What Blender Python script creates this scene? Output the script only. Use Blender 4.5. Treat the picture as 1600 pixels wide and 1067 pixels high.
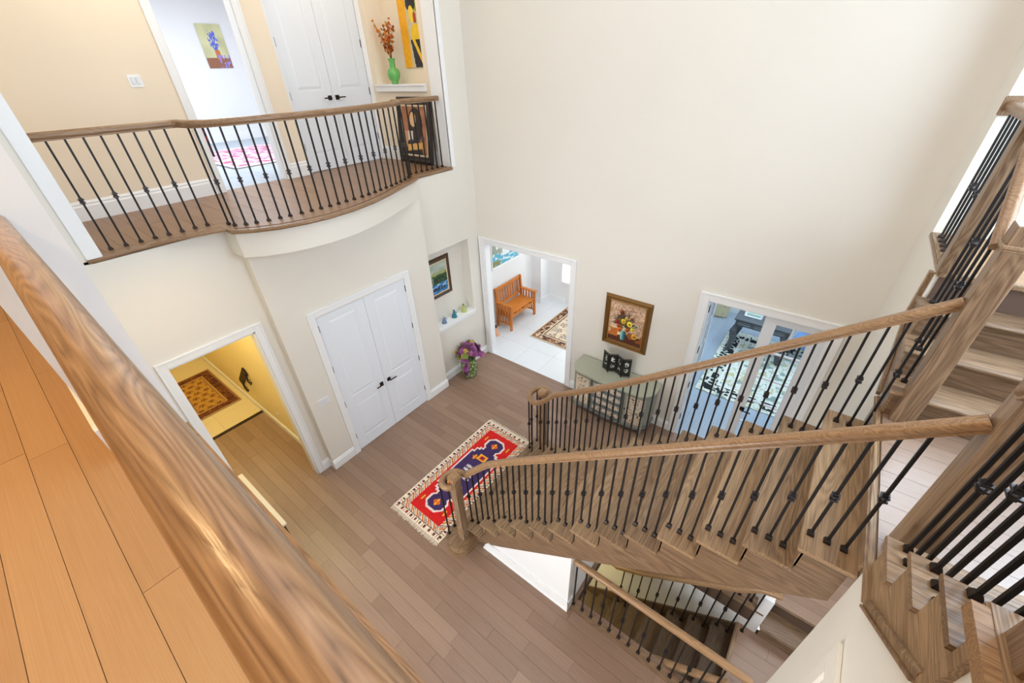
import bpy, bmesh, math, random
import numpy as np
from mathutils import Matrix, Vector
random.seed(7)
for o in list(bpy.data.objects): bpy.data.objects.remove(o)
SC = bpy.context.scene
COL = SC.collection
PI = math.pi

# ---------------------------------------------------------------- camera
cam_d = bpy.data.cameras.new('camera'); cam = bpy.data.objects.new('camera', cam_d); COL.objects.link(cam)
cam_d.sensor_width = 36.0; cam_d.lens = 36.0 * 634.42 / 1600.0; cam_d.clip_start = 0.02; cam_d.clip_end = 100
CR = ((0.790982, 0.611014, -0.032593), (0.319570, -0.458350, -0.829326), (-0.521669, 0.645567, -0.557811))
_R = Matrix(CR)
x_ = Vector(_R[0]).normalized(); z_ = -Vector(_R[2]); z_ = (z_ - x_ * z_.dot(x_)).normalized(); y_ = z_.cross(x_)
M = Matrix.Identity(4)
for i in range(3):
    M[i][0] = x_[i]; M[i][1] = y_[i]; M[i][2] = z_[i]
M[0][3], M[1][3], M[2][3] = 4.89, -5.205, 5.0
cam.matrix_world = M
cam_d.dof.use_dof = True; cam_d.dof.focus_distance = 4.2; cam_d.dof.aperture_fstop = 11.0
SC.camera = cam
SC.view_settings.view_transform = 'Standard'; SC.view_settings.look = 'None'
SC.view_settings.exposure = 0.04; SC.view_settings.gamma = 1.0; SC.view_settings.use_curve_mapping = False
SC.cycles.use_denoising = True
SC.cycles.max_bounces = 8; SC.cycles.diffuse_bounces = 5; SC.cycles.glossy_bounces = 3
SC.cycles.transmission_bounces = 4; SC.cycles.sample_clamp_indirect = 6.0

# ---------------------------------------------------------------- world and lamps
W = bpy.data.worlds.new('sky'); SC.world = W; W.use_nodes = True
bg = W.node_tree.nodes['Background']; bg.inputs[0].default_value = (0.78, 0.88, 1.0, 1); bg.inputs[1].default_value = 3.0

def area(name, loc, size, power, color, target=None, sizey=None, spread=None):
    d = bpy.data.lights.new(name, 'AREA'); d.energy = power; d.color = color
    d.shape = 'RECTANGLE' if sizey else 'SQUARE'; d.size = size
    if sizey: d.size_y = sizey
    if spread: d.spread = spread
    o = bpy.data.objects.new(name, d); COL.objects.link(o); o.location = loc
    t = Vector(target) - Vector(loc) if target else Vector((0, 0, -1))
    o.rotation_euler = t.to_track_quat('-Z', 'Y').to_euler()
    return o
WHITE = (1.0, 0.98, 0.95); WARM = (1.0, 0.86, 0.66); ORANGE = (1.0, 0.66, 0.32); COOL = (0.80, 0.90, 1.0)
area('lamp_foyer', (2.9, -2.5, 7.85), 4.2, 100, (0.96, 0.985, 1.0))
area('lamp_window_light', (6.85, -2.55, 4.9), 2.6, 115, (0.70, 0.85, 1.0), (3.0, -2.4, 3.6), 2.4)
area('lamp_balcony', (-0.85, -3.4, 6.7), 0.9, 14, WARM)
area('lamp_balcony', (-0.85, -1.3, 6.7), 0.8, 9, WARM)
area('lamp_bedroom', (-4.2, -2.2, 6.6), 2.4, 150, (0.88, 0.94, 1.0))
area('lamp_landing', (2.6, -6.0, 6.7), 0.45, 46, ORANGE)
area('lamp_landing', (4.6, -6.3, 6.7), 0.45, 24, ORANGE)
area('lamp_left_hall', (-1.2, -4.3, 3.3), 0.4, 25, (1.0, 0.84, 0.45))
area('lamp_left_hall', (-3.7, -4.3, 3.3), 0.4, 18, (1.0, 0.84, 0.46))
area('lamp_fill_lower_foyer', (2.9, -7.85, 1.7), 3.0, 200, (0.90, 0.95, 1.0), (3.2, 0, 1.4), 2.4)  # added fill in an unseen room, brightens the lower foyer walls
area('lamp_fill_warm', (0.9, -4.6, 3.66), 0.16, 5, (1.0, 0.66, 0.25))  # added warm fill hung in mid-air, no fixture there
area('lamp_far_window', (6.33, -0.46, 5.3), 0.95, 10, (0.7, 0.85, 1.0), (6.33, -4, 4.0), 2.1)
area('lamp_entry', (1.6, 1.6, 3.3), 2.0, 39, (0.93, 0.97, 1.0))
area('lamp_study', (4.9, 2.6, 3.3), 2.2, 80, (0.66, 0.84, 1.0))
area('lamp_passage', (6.3, -1.0, 2.6), 0.9, 16, (0.92, 0.95, 1.0))
area('lamp_stair_underside', (6.3, -3.0, 2.4), 0.7, 12, (0.92, 0.95, 1.0))
area('lamp_basement', (3.2, -2.6, -0.35), 0.5, 14, (1.0, 0.84, 0.45))

# ---------------------------------------------------------------- materials
def mat(name, col, rough=0.5, metal=0.0, spec=0.5, emit=None, strength=1.0, coat=0.0):
    m = bpy.data.materials.new(name); m.use_nodes = True
    b = m.node_tree.nodes['Principled BSDF']
    b.inputs['Base Color'].default_value = (*col, 1); b.inputs['Roughness'].default_value = rough
    b.inputs['Metallic'].default_value = metal; b.inputs['Specular IOR Level'].default_value = spec
    b.inputs['Coat Weight'].default_value = coat; b.inputs['Coat Roughness'].default_value = 0.2
    if emit: b.inputs['Emission Color'].default_value = (*emit, 1); b.inputs['Emission Strength'].default_value = strength
    return m
def srgb(r, g, b):
    f = lambda c: (c / 255 / 12.92) if c / 255 <= 0.04045 else ((c / 255 + 0.055) / 1.055) ** 2.4
    return (f(r), f(g), f(b))
def N(m, t, x=0, y=0, **kw):
    n = m.node_tree.nodes.new(t); n.location = (x, y)
    for k, v in kw.items(): setattr(n, k, v)
    return n
def lk(m, a, b): m.node_tree.links.new(a, b)

def paint(name, col, rough=0.6, bump=0.02, scale=60):
    """painted plaster or painted wood: a faint mottling and relief"""
    m = mat(name, col, rough); b = m.node_tree.nodes['Principled BSDF']
    tc = N(m, 'ShaderNodeTexCoord'); n = N(m, 'ShaderNodeTexNoise'); n.inputs['Scale'].default_value = scale; n.inputs['Detail'].default_value = 3
    lk(m, tc.outputs['Object'], n.inputs['Vector'])
    bp = N(m, 'ShaderNodeBump'); bp.inputs['Strength'].default_value = bump; bp.inputs['Distance'].default_value = 0.01
    lk(m, n.outputs['Fac'], bp.inputs['Height']); lk(m, bp.outputs[0], b.inputs['Normal'])
    n2 = N(m, 'ShaderNodeTexNoise'); n2.inputs['Scale'].default_value = 1.3; lk(m, tc.outputs['Object'], n2.inputs['Vector'])
    mx = N(m, 'ShaderNodeMix', data_type='RGBA'); mx.inputs[6].default_value = (*[c * 0.97 for c in col], 1); mx.inputs[7].default_value = (*[min(1, c * 1.02) for c in col], 1)
    lk(m, n2.outputs['Fac'], mx.inputs[0]); lk(m, mx.outputs[2], b.inputs['Base Color'])
    return m

def wood(name, dark, mid, light, axis=0, scale=1.0, rough=0.35, spread=0.25, ring=0.5, coat=0.0):
    """oak: long cathedral grain by warped noise stretched along one axis, tone varies from piece to piece"""
    m = mat(name, mid, rough, coat=coat); b = m.node_tree.nodes['Principled BSDF']
    tc = N(m, 'ShaderNodeTexCoord'); oi = N(m, 'ShaderNodeObjectInfo')
    mu = N(m, 'ShaderNodeMath', operation='MULTIPLY'); mu.inputs[1].default_value = 57.0; lk(m, oi.outputs['Random'], mu.inputs[0])
    ad = N(m, 'ShaderNodeVectorMath', operation='ADD'); lk(m, tc.outputs['Object'], ad.inputs[0]); lk(m, mu.outputs[0], ad.inputs[1])
    mp = N(m, 'ShaderNodeMapping'); s = [9.0 * scale] * 3; s[axis] = 0.9 * scale; mp.inputs['Scale'].default_value = s
    lk(m, ad.outputs[0], mp.inputs['Vector'])
    n1 = N(m, 'ShaderNodeTexNoise'); n1.inputs['Scale'].default_value = 1.0; n1.inputs['Detail'].default_value = 1.0; n1.inputs['Distortion'].default_value = 0.4
    lk(m, mp.outputs[0], n1.inputs['Vector'])
    r1 = N(m, 'ShaderNodeMath', operation='MULTIPLY'); r1.inputs[1].default_value = 14.0; lk(m, n1.outputs['Fac'], r1.inputs[0])
    r2 = N(m, 'ShaderNodeMath', operation='FRACT'); lk(m, r1.outputs[0], r2.inputs[0])
    r3 = N(m, 'ShaderNodeMath', operation='PINGPONG'); r3.inputs[1].default_value = 0.5; lk(m, r1.outputs[0], r3.inputs[0])
    mp2 = N(m, 'ShaderNodeMapping'); s = [150.0 * scale] * 3; s[axis] = 5.0 * scale; mp2.inputs['Scale'].default_value = s
    lk(m, ad.outputs[0], mp2.inputs['Vector'])
    n2 = N(m, 'ShaderNodeTexNoise'); n2.inputs['Scale'].default_value = 1.0; n2.inputs['Detail'].default_value = 2; lk(m, mp2.outputs[0], n2.inputs['Vector'])
    sm = N(m, 'ShaderNodeMath', operation='MULTIPLY_ADD'); sm.inputs[1].default_value = ring; lk(m, r3.outputs[0], sm.inputs[0])
    n3 = N(m, 'ShaderNodeMath', operation='MULTIPLY_ADD'); n3.inputs[1].default_value = 0.6; n3.inputs[2].default_value = 0.2; lk(m, n2.outputs['Fac'], n3.inputs[0]); lk(m, n3.outputs[0], sm.inputs[2])
    ob = N(m, 'ShaderNodeMath', operation='MULTIPLY_ADD'); ob.inputs[1].default_value = spread; lk(m, oi.outputs['Random'], ob.inputs[0]); lk(m, sm.outputs[0], ob.inputs[2])
    cr = N(m, 'ShaderNodeValToRGB'); e = cr.color_ramp.elements
    e[0].position = 0.33; e[0].color = (*dark, 1); e[1].position = 1.05 if False else 0.98; e[1].color = (*light, 1)
    k = e.new(0.62); k.color = (*mid, 1)
    lk(m, ob.outputs[0], cr.inputs[0]); lk(m, cr.outputs[0], b.inputs['Base Color'])
    bp = N(m, 'ShaderNodeBump'); bp.inputs['Strength'].default_value = 0.12; bp.inputs['Distance'].default_value = 0.004
    lk(m, sm.outputs[0], bp.inputs['Height']); lk(m, bp.outputs[0], b.inputs['Normal'])
    return m

M_WALL = paint('cream_wall_paint', srgb(230, 226, 217))
M_HALL = paint('warm_hall_paint', srgb(240, 226, 204))
M_COOLW = paint('cool_white_paint', srgb(236, 238, 240))
M_YEL = paint('lower_hall_paint', srgb(242, 228, 182))
M_TRIM = paint('white_trim_paint', srgb(240, 242, 244), 0.35, 0.01)
M_DOOR = paint('white_door_paint', srgb(232, 238, 246), 0.4, 0.01)
M_CEIL = paint('ceiling_paint', srgb(242, 238, 230), 0.8)
D, L_, H_ = srgb(78, 60, 45), srgb(117, 93, 71), srgb(158, 131, 103)
M_OAKX = wood('stained_oak_x', srgb(74, 56, 42), srgb(106, 83, 62), srgb(142, 115, 89), 0)
M_OAKU = wood('stained_oak_upper', D, L_, H_, 0)
M_OAKY = wood('stained_oak_y', srgb(82, 64, 48), srgb(124, 99, 74), srgb(170, 141, 108), 1)
M_OAKZ = wood('stained_oak_z', D, L_, H_, 2)
M_RAIL = wood('oak_rail', srgb(104, 78, 54), srgb(150, 117, 84), srgb(180, 146, 110), 0, 1.6, 0.28, 0.1)
M_RAILY = wood('oak_rail_y', srgb(96, 72, 50), srgb(136, 105, 76), srgb(166, 134, 102), 1, 1.6, 0.28, 0.1)
M_BIGRAIL = wood('oak_rail_near', srgb(100, 74, 52), srgb(140, 109, 80), srgb(168, 136, 104), 0, 2.4, 0.28, 0.0, 0.75)
M_PLANK = wood('hardwood_plank', srgb(108, 82, 66), srgb(142, 115, 97), srgb(166, 140, 121), 0, 0.8, 0.30, 0.23, 0.24)
M_PLANKY = wood('hardwood_plank_y', srgb(112, 86, 70), srgb(142, 115, 97), srgb(164, 138, 119), 1, 0.8, 0.30, 0.22, 0.22)
M_UPLANK = wood('upper_hardwood_plank', srgb(158, 122, 88), srgb(178, 142, 104), srgb(194, 158, 118), 0, 0.8, 0.42, 0.2, 0.2)
M_BPLANK = wood('balcony_plank', srgb(118, 88, 62), srgb(140, 107, 78), srgb(156, 122, 92), 0, 0.8, 0.36, 0.2, 0.2)
M_LPLANK = wood('landing_plank', srgb(112, 88, 72), srgb(142, 117, 99), srgb(164, 140, 122), 0, 0.8, 0.24, 0.22, 0.22, 1.0)
M_COOLPLANK = wood('glare_tint_plank', srgb(150, 160, 172), srgb(172, 183, 196), srgb(186, 196, 208), 1, 0.8, 0.35, 0.15, 0.2)  # bluish glare of the hardwood is put into the plank colour
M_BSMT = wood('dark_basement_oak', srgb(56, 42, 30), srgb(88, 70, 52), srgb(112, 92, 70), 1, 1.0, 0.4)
M_SUB = mat('floor_joint', srgb(92, 72, 58), 0.8)
M_IRON = mat('black_iron', srgb(34, 32, 33), 0.42, 0.5)
M_BRONZE = mat('dark_bronze_hardware', srgb(48, 40, 36), 0.4, 0.6)
M_KNUCK = mat('iron_knuckle', srgb(70, 68, 70), 0.3, 0.8)
M_GLASS = bpy.data.materials.new('door_glass'); M_GLASS.use_nodes = True
_b = M_GLASS.node_tree.nodes['Principled BSDF']; _b.inputs['Base Color'].default_value = (0.95, 0.98, 1, 1); _b.inputs['Roughness'].default_value = 0.02
_b.inputs['Transmission Weight'].default_value = 1.0; _b.inputs['IOR'].default_value = 1.2
M_BLACK = mat('black_lacquer', srgb(22, 22, 22), 0.3)

def vcol(name, rough=0.8, bump=0.0):
    m = mat(name, (1, 1, 1), rough); b = m.node_tree.nodes['Principled BSDF']
    a = N(m, 'ShaderNodeVertexColor'); a.layer_name = 'Print'; lk(m, a.outputs[0], b.inputs['Base Color'])
    if bump:
        tc = N(m, 'ShaderNodeTexCoord'); n = N(m, 'ShaderNodeTexNoise'); n.inputs['Scale'].default_value = 500
        lk(m, tc.outputs['Object'], n.inputs['Vector']); bp = N(m, 'ShaderNodeBump'); bp.inputs['Strength'].default_value = bump; bp.inputs['Distance'].default_value = 0.004
        lk(m, n.outputs['Fac'], bp.inputs['Height']); lk(m, bp.outputs[0], b.inputs['Normal'])
    return m
M_PRINT = vcol('painted_canvas', 0.6); M_WEAVE = vcol('woven_wool', 0.95, 0.5)

# ---------------------------------------------------------------- helpers
def wl(o):
    v = Vector((0, 0, 0))
    while o is not None: v += o.location; o = o.parent
    return v
class MB:
    def __init__(s): s.v = []; s.f = []; s.mi = []; s.m = 0
    def add(s, vs, fs):
        n = len(s.v); s.v += [tuple(v) for v in vs]; s.f += [tuple(i + n for i in f) for f in fs]; s.mi += [s.m] * len(fs); return s
    def box(s, x0, x1, y0, y1, z0, z1):
        if x0 > x1: x0, x1 = x1, x0
        if y0 > y1: y0, y1 = y1, y0
        if z0 > z1: z0, z1 = z1, z0
        return s.add([(x0, y0, z0), (x1, y0, z0), (x1, y1, z0), (x0, y1, z0), (x0, y0, z1), (x1, y0, z1), (x1, y1, z1), (x0, y1, z1)],
                     [(0, 3, 2, 1), (4, 5, 6, 7), (0, 1, 5, 4), (1, 2, 6, 5), (2, 3, 7, 6), (3, 0, 4, 7)])
    def prism(s, poly, axis, a, b):
        """poly in the plane of the two other axes (in x,y,z order), extruded along axis from a to b"""
        n = len(poly)
        def P(p, t):
            q = list(p); q.insert(axis, t); return tuple(q)
        return s.add([P(p, a) for p in poly] + [P(p, b) for p in poly],
                     [tuple(range(n))[::-1], tuple(range(n, 2 * n))] + [(i, (i + 1) % n, n + (i + 1) % n, n + i) for i in range(n)])
    def sweep(s, pts, prof, closed=False, cap=True):
        pts = [Vector(p) for p in pts]; n = len(pts); k = len(prof); vs = []
        for i, p in enumerate(pts):
            if closed: t = (pts[(i + 1) % n] - pts[i - 1])
            else: t = (pts[min(i + 1, n - 1)] - pts[max(i - 1, 0)])
            t.normalize(); sd = Vector((t.y, -t.x, 0))
            if sd.length < 1e-4: sd = Vector((1, 0, 0))
            sd.normalize()
            mf = 1.0
            if 0 < i < n - 1 or closed:
                a = (pts[i] - pts[i - 1]); c = (pts[(i + 1) % n] - pts[i]); a.z = c.z = 0
                if a.length > 1e-6 and c.length > 1e-6:
                    d = max(-1, min(1, a.normalized().dot(c.normalized()))); mf = 1 / max(0.5, math.cos(math.acos(d) / 2))
            up = sd.cross(t); up.normalize()
            for (u, w) in prof: vs.append(p + sd * u * mf + up * w)
        fs = []
        for i in range(n if closed else n - 1):
            j = (i + 1) % n
            for q in range(k): fs.append((i * k + q, i * k + (q + 1) % k, j * k + (q + 1) % k, j * k + q))
        if cap and not closed: fs += [tuple(range(k))[::-1], tuple(range((n - 1) * k, n * k))]
        return s.add(vs, fs)
    def tube(s, pts, r, seg=8, r2=None, closed=False):
        pts = [Vector(p) for p in pts]; n = len(pts); vs = []
        ref = Vector((0, 0, 1))
        for i, p in enumerate(pts):
            t = (pts[min(i + 1, n - 1)] - pts[max(i - 1, 0)]).normalized()
            a = t.cross(ref)
            if a.length < 0.05: a = t.cross(Vector((1, 0, 0)))
            a.normalize(); b = t.cross(a)
            rr = r if r2 is None else r + (r2 - r) * i / max(1, n - 1)
            for q in range(seg):
                h = 2 * PI * q / seg; vs.append(p + (a * math.cos(h) + b * math.sin(h)) * rr)
        fs = [(i * seg + q, i * seg + (q + 1) % seg, (i + 1) * seg + (q + 1) % seg, (i + 1) * seg + q) for i in range(n - 1) for q in range(seg)]
        fs += [tuple(range(seg))[::-1], tuple(range((n - 1) * seg, n * seg))]
        return s.add(vs, fs)
    def lathe(s, prof, c=(0, 0, 0), seg=20):
        n = len(prof); vs = []
        for (r, z) in prof:
            for q in range(seg):
                h = 2 * PI * q / seg; vs.append((c[0] + r * math.cos(h), c[1] + r * math.sin(h), c[2] + z))
        fs = [(i * seg + q, i * seg + (q + 1) % seg, (i + 1) * seg + (q + 1) % seg, (i + 1) * seg + q) for i in range(n - 1) for q in range(seg)]
        fs += [tuple(range(seg))[::-1], tuple(range((n - 1) * seg, n * seg))]
        return s.add(vs, fs)
    def ball(s, c, r, seg=8, rings=6, sq=(1, 1, 1)):
        pr = []
        n = len(s.v)
        vs = [(c[0], c[1], c[2] - r * sq[2])]
        for i in range(1, rings):
            a = -PI / 2 + PI * i / rings
            for q in range(seg):
                h = 2 * PI * q / seg; vs.append((c[0] + r * sq[0] * math.cos(a) * math.cos(h), c[1] + r * sq[1] * math.cos(a) * math.sin(h), c[2] + r * sq[2] * math.sin(a)))
        vs.append((c[0], c[1], c[2] + r * sq[2])); fs = []
        for q in range(seg): fs.append((0, 1 + (q + 1) % seg, 1 + q)); fs.append((len(vs) - 1, len(vs) - 1 - seg + q, len(vs) - 1 - seg + (q + 1) % seg))
        for i in range(rings - 2):
            for q in range(seg):
                a = 1 + i * seg; fs.append((a + q, a + (q + 1) % seg, a + seg + (q + 1) % seg, a + seg + q))
        return s.add(vs, fs)
    def mesh(s, name, mats):
        me = bpy.data.meshes.new(name); me.from_pydata(s.v, [], s.f); me.update()
        for m in (mats if isinstance(mats, (list, tuple)) else [mats]): me.materials.append(m)
        if any(s.mi): me.polygons.foreach_set('material_index', s.mi)
        bm = bmesh.new(); bm.from_mesh(me); bmesh.ops.recalc_face_normals(bm, faces=bm.faces); bm.to_mesh(me); bm.free()
        return me
    def build(s, name, mats, parent=None, bevel=0, smooth=False, seg=2, local=False):
        if parent is not None and not local:
            w = wl(parent); s.v = [(v[0] - w.x, v[1] - w.y, v[2] - w.z) for v in s.v]
        me = s.mesh(name, mats)
        if bevel:
            bm = bmesh.new(); bm.from_mesh(me)
            bmesh.ops.bevel(bm, geom=[e for e in bm.edges if e.calc_face_angle(0) > 0.6], offset=bevel, segments=seg, affect='EDGES', clamp_overlap=True)
            bm.to_mesh(me); bm.free()
        if smooth:
            me.polygons.foreach_set('use_smooth', [True] * len(me.polygons))
            me.set_sharp_from_angle(angle=math.radians(40))
        o = bpy.data.objects.new(name, me); COL.objects.link(o)
        if parent is not None: o.parent = parent
        return o
def tag(o, label, cat, group=None, kind=None):
    o['label'] = label; o['category'] = cat
    if group: o['group'] = group
    if kind: o['kind'] = kind
    return o
def thing(name, label, cat, loc=(0, 0, 0), rz=0, group=None):
    o = bpy.data.objects.new(name, None); COL.objects.link(o); o.location = loc; o.rotation_euler = (0, 0, rz); o.empty_display_size = 0.1
    return tag(o, label, cat, group)
def struct(name, mb, m, parent=None, **k):
    o = mb.build(name, m, parent, **k)
    if parent is None: o['kind'] = 'structure'
    return o
def inst(name, me, parent, loc, scale=None, rz=0):
    o = bpy.data.objects.new(name, me); COL.objects.link(o); o.parent = parent; o.location = loc
    if scale: o.scale = scale
    if rz: o.rotation_euler = (0, 0, rz)
    return o
def box(*a): return MB().box(*a)

# colour-attribute canvases: a fine grid of flat print, painted by fn(u, v) -> (r,g,b) 0..255, u right, v up
def canvas(name, w, h, nu, nv, fn, m, parent=None, loc=(0, 0, 0), plane='xy', rz=0, thick=0.0):
    vs = []; us = np.linspace(0, 1, nu + 1)
    for j in range(nv + 1):
        for i in range(nu + 1):
            a = (us[i] - 0.5) * w; b = (j / nv - 0.5) * h
            vs.append((a, b, 0) if plane == 'xy' else (a, 0, b))
    fs = [(j * (nu + 1) + i, j * (nu + 1) + i + 1, (j + 1) * (nu + 1) + i + 1, (j + 1) * (nu + 1) + i) for j in range(nv) for i in range(nu)]
    me = bpy.data.meshes.new(name); me.from_pydata(vs, [], fs); me.update()
    U, V = np.meshgrid((np.arange(nu) + 0.5) / nu, (np.arange(nv) + 0.5) / nv)
    c = np.clip(fn(U, V), 0, 255) / 255.0
    c = np.where(c <= 0.04045, c / 12.92, ((c + 0.055) / 1.055) ** 2.4).reshape(-1, 3)
    c4 = np.concatenate([np.repeat(c, 4, axis=0), np.ones((len(c) * 4, 1))], axis=1).astype(np.float32)
    at = me.color_attributes.new('Print', 'FLOAT_COLOR', 'CORNER'); at.data.foreach_set('color', c4.ravel())
    me.materials.append(m)
    o = bpy.data.objects.new(name, me); COL.objects.link(o)
    if parent is not None: o.parent = parent
    o.location = loc; o.rotation_euler = (0, 0, rz)
    return o
def rgb(U, c): return np.ones(U.shape + (3,)) * np.array(c, float)
def put(img, mask, c): img[mask] = c; return img
def vn(U, V, fx, fy, seed=0):
    """smooth value noise 0..1"""
    rs = np.random.RandomState(seed); g = rs.rand(64, 64)
    x = (U * fx) % 63; y = (V * fy) % 63; xi = x.astype(int); yi = y.astype(int); a = x - xi; b = y - yi
    a = a * a * (3 - 2 * a); b = b * b * (3 - 2 * b)
    return (g[yi, xi] * (1 - a) + g[yi, xi + 1] * a) * (1 - b) + (g[yi + 1, xi] * (1 - a) + g[yi + 1, xi + 1] * a) * b

F2 = 3.762; R = 0.198; TOP = 7.9

# ================================================================ STRUCTURE
# ---- foyer floor
def planks(parent, x0, x1, y0, y1, z, m, along='x', w=0.128, ln=1.15, seed=1, th=0.012, holes=(), gap=0.0009):
    rnd = random.Random(seed)
    u = MB().box(0, 1, 0, 1, -th, 0).mesh('plank', m)
    a0, a1, b0, b1 = (x0, x1, y0, y1) if along == 'x' else (y0, y1, x0, x1)
    b = b0; base = wl(parent)
    while b < b1 - 0.01:
        be = min(b + w, b1); a = a0 - rnd.random() * ln
        while a < a1 - 0.005:
            l = ln * rnd.uniform(0.7, 1.3); s, e = max(a, a0), min(a + l, a1); a += l
            if e - s < 0.03: continue
            spans = [(s, e)]
            for (h0, h1, k0, k1) in holes:
                if k0 < (b + be) / 2 < k1:
                    ns = []
                    for (p, q) in spans:
                        if q <= h0 or p >= h1: ns.append((p, q))
                        else:
                            if p < h0: ns.append((p, h0))
                            if q > h1: ns.append((h1, q))
                    spans = ns
            for (p, q) in spans:
                if q - p < 0.03: continue
                dz = rnd.uniform(0, 0.0012)
                if along == 'x': inst('plank', u, parent, Vector((p + gap, b + gap, z + dz)) - base, (q - p - 2 * gap, be - b - 2 * gap, 1))
                else: inst('plank', u, parent, Vector((b + gap, p + gap, z + dz)) - base, (be - b - 2 * gap, q - p - 2 * gap, 1))
        b = be
OX0, OX1, OY0, OY1 = 4.0, 5.6, -3.17, -2.06        # stair opening in the foyer floor
fl = MB()
for (a, b, c, d) in ((-2.1, OX0, -8, 0.0), (OX0, 5.62, -8, OY0), (OX0, 5.62, OY1, 0.0), (5.62, 7.0, -1.84, 0.3)):
    fl.box(a, b, c, d, -0.25, -0.0125)
floor = struct('floor', fl, M_SUB)
planks(floor, -2.1, 5.62, -5.1, 0.0, 0.0, M_PLANK, 'x', 0.132, 1.28, 3, holes=((OX0, OX1, OY0, OY1),))
planks(floor, 5.62, 6.95, -1.84, 0.0, 0.0, M_PLANK, 'x', 0.132, 1.2, 4)
struct('floor_family_room', box(-0.3, 5.62, -8, -5.1, -0.0124, 0.0), M_PLANK)  # floor of the unseen room opened up for the added fill
struct('trim_1', MB().box(OX0 - 0.03, OX1, OY0 - 0.09, OY0 + 0.012, -0.02, 0.008).box(OX0 - 0.03, OX0 + 0.01, OY0, OY1, -0.02, 0.006).box(OX0 - 0.03, OX1 + 0.1, OY1 - 0.012, OY1 + 0.08, -0.02, 0.008), M_OAKX, bevel=0.004)

# ---- wall left (x = 0 plane), built from boxes around openings
T = 0.14
wa = MB()
wa.box(-T, 0, -5.13, -4.80, 0, 3.72)                       # beside the lower hall opening
wa.box(-T, 0, -4.80, -3.93, 2.55, 3.72)                    # header
wa.box(-T, 0, -3.93, -3.73, 0, 3.72)
wa.box(-T, 0.0, -5.13, -4.85, 3.72, TOP)                   # upper pier beside balcony
wa.box(-0.9, 0.13, -3.73, -3.37 + 0.09, 0, 3.48)           # closet block, around the closet door
wa.box(-0.9, 0.13, -1.84, -1.32, 0, 3.48)
wa.box(-0.9, 0.13, -3.28, -1.84, 2.44, 3.48)
wa.box(-0.9, -0.1, -3.28, -1.84, 0, 2.44)
NY0, NY1, NZ0, NZ1 = -1.30, -0.28, 1.15, 2.56              # lower niche
wa.box(-0.4, 0, -1.32, 0, 0, NZ0 - 0.02)
wa.box(-0.4, 0, -1.32, 0, NZ1, 3.72)
wa.box(-0.4, 0, -1.32, NY0, NZ0 - 0.02, NZ1)
wa.box(-0.4, 0, NY1, 0, NZ0 - 0.02, NZ1)
wa.box(-0.4, -0.2, NY0, NY1, NZ0 - 0.02, NZ1)
wa.box(-0.9, 0, -3.73, -1.30, 3.48, 3.72)
wa.box(-0.22, 0, -0.45, 0, 3.72, TOP)                       # pier above, right of the balcony
struct('wall_left', wa, M_WALL)
# bowed balcony front
bow = [(-0.03, -3.82), (0.27, -3.81), (0.42, -3.66), (0.55, -3.46), (0.63, -3.22), (0.665, -2.98), (0.65, -2.68), (0.57, -2.34), (0.46, -2.05), (0.33, -1.78), (0.17, -1.41), (0.07, -1.24), (-0.03, -1.22)]
inb = [(-0.03, -3.80), (0.25, -3.79), (0.39, -3.65), (0.515, -3.45), (0.595, -3.21), (0.63, -2.98), (0.615, -2.68), (0.535, -2.34), (0.425, -2.06), (0.30, -1.79), (0.15, -1.43), (0.06, -1.26), (-0.03, -1.25)]
struct('wall_balcony', MB().prism(inb, 2, 3.47, 3.725), M_WALL, smooth=True)
# ---- balcony floor
bf = MB().prism([(-0.0, -4.85)] + inb[0:1] + inb[1:-1] + [inb[-1], (-0.0, -0.46), (-1.66, -0.46), (-1.66, -4.9), (0, -4.9)], 2, 3.725, 3.748)
balc = struct('floor_balcony', bf, M_UPLANK)
planks(balc, -1.66, -0.10, -4.85, -0.46, F2, M_BPLANK, 'x', 0.128, 1.1, 9, 0.013)
struct('floor_balcony_bow', MB().prism([(-0.10, -4.84)] + [(p[0] - 0.05, p[1] + (0.03 if p[1] < -3 else -0.03 if p[1] > -1.9 else 0)) for p in inb[1:-1]] + [(-0.10, -0.5)], 2, 3.748, F2), M_BPLANK)
nose_path = [(-0.005, -4.87)] + [(-0.005, -3.82)] + bow[1:-1] + [(0.0, -1.22), (0.0, -0.47)]
npf = [(-0.045, -0.02), (0.012, -0.02), (0.02, -0.008), (0.02, 0.004), (0.012, 0.016), (-0.045, 0.016)]
struct('trim_2', MB().sweep([(p[0], p[1], 3.75) for p in nose_path], npf), M_RAILY, smooth=True)

# ---- upper hall walls behind the balcony
uh = MB()
uh.box(-1.70, -1.56, -4.9, -3.13, F2, TOP)                  # left part
uh.box(-1.70, -1.56, -2.29, -1.93, F2, TOP)                 # between bedroom and double door
uh.box(-1.80, -1.64, -0.5, -0.45, F2, TOP)
uh.box(-1.70, -1.56, -3.13, -2.29, 6.2, TOP)
uh.box(-1.80, -1.64, -1.93, -0.5, 6.2, TOP)
uh.box(-1.66, -0.14, -5.05, -4.88, F2, TOP)
uh.box(-1.70, -1.50, -0.45, 0.1, F2, TOP); uh.box(-0.38, -0.22, -0.45, 0.1, F2, TOP)   # niche wall
uh.box(-1.50, -0.38, -0.45, 0.1, F2, 4.83); uh.box(-1.50, -0.38, -0.16, 0.1, 4.83, TOP)
struct('wall_upper_hall', uh, M_HALL)
struct('wall_closet_back', box(-2.4, -2.3, -2.0, -0.4, F2, TOP), M_HALL)
struct('trim_3', MB().box(-1.52, -0.36, -0.50, -0.16, 4.83, 4.855).box(-1.52, -0.36, -0.49, -0.451, 4.76, 4.83), M_TRIM, bevel=0.004)
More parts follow.
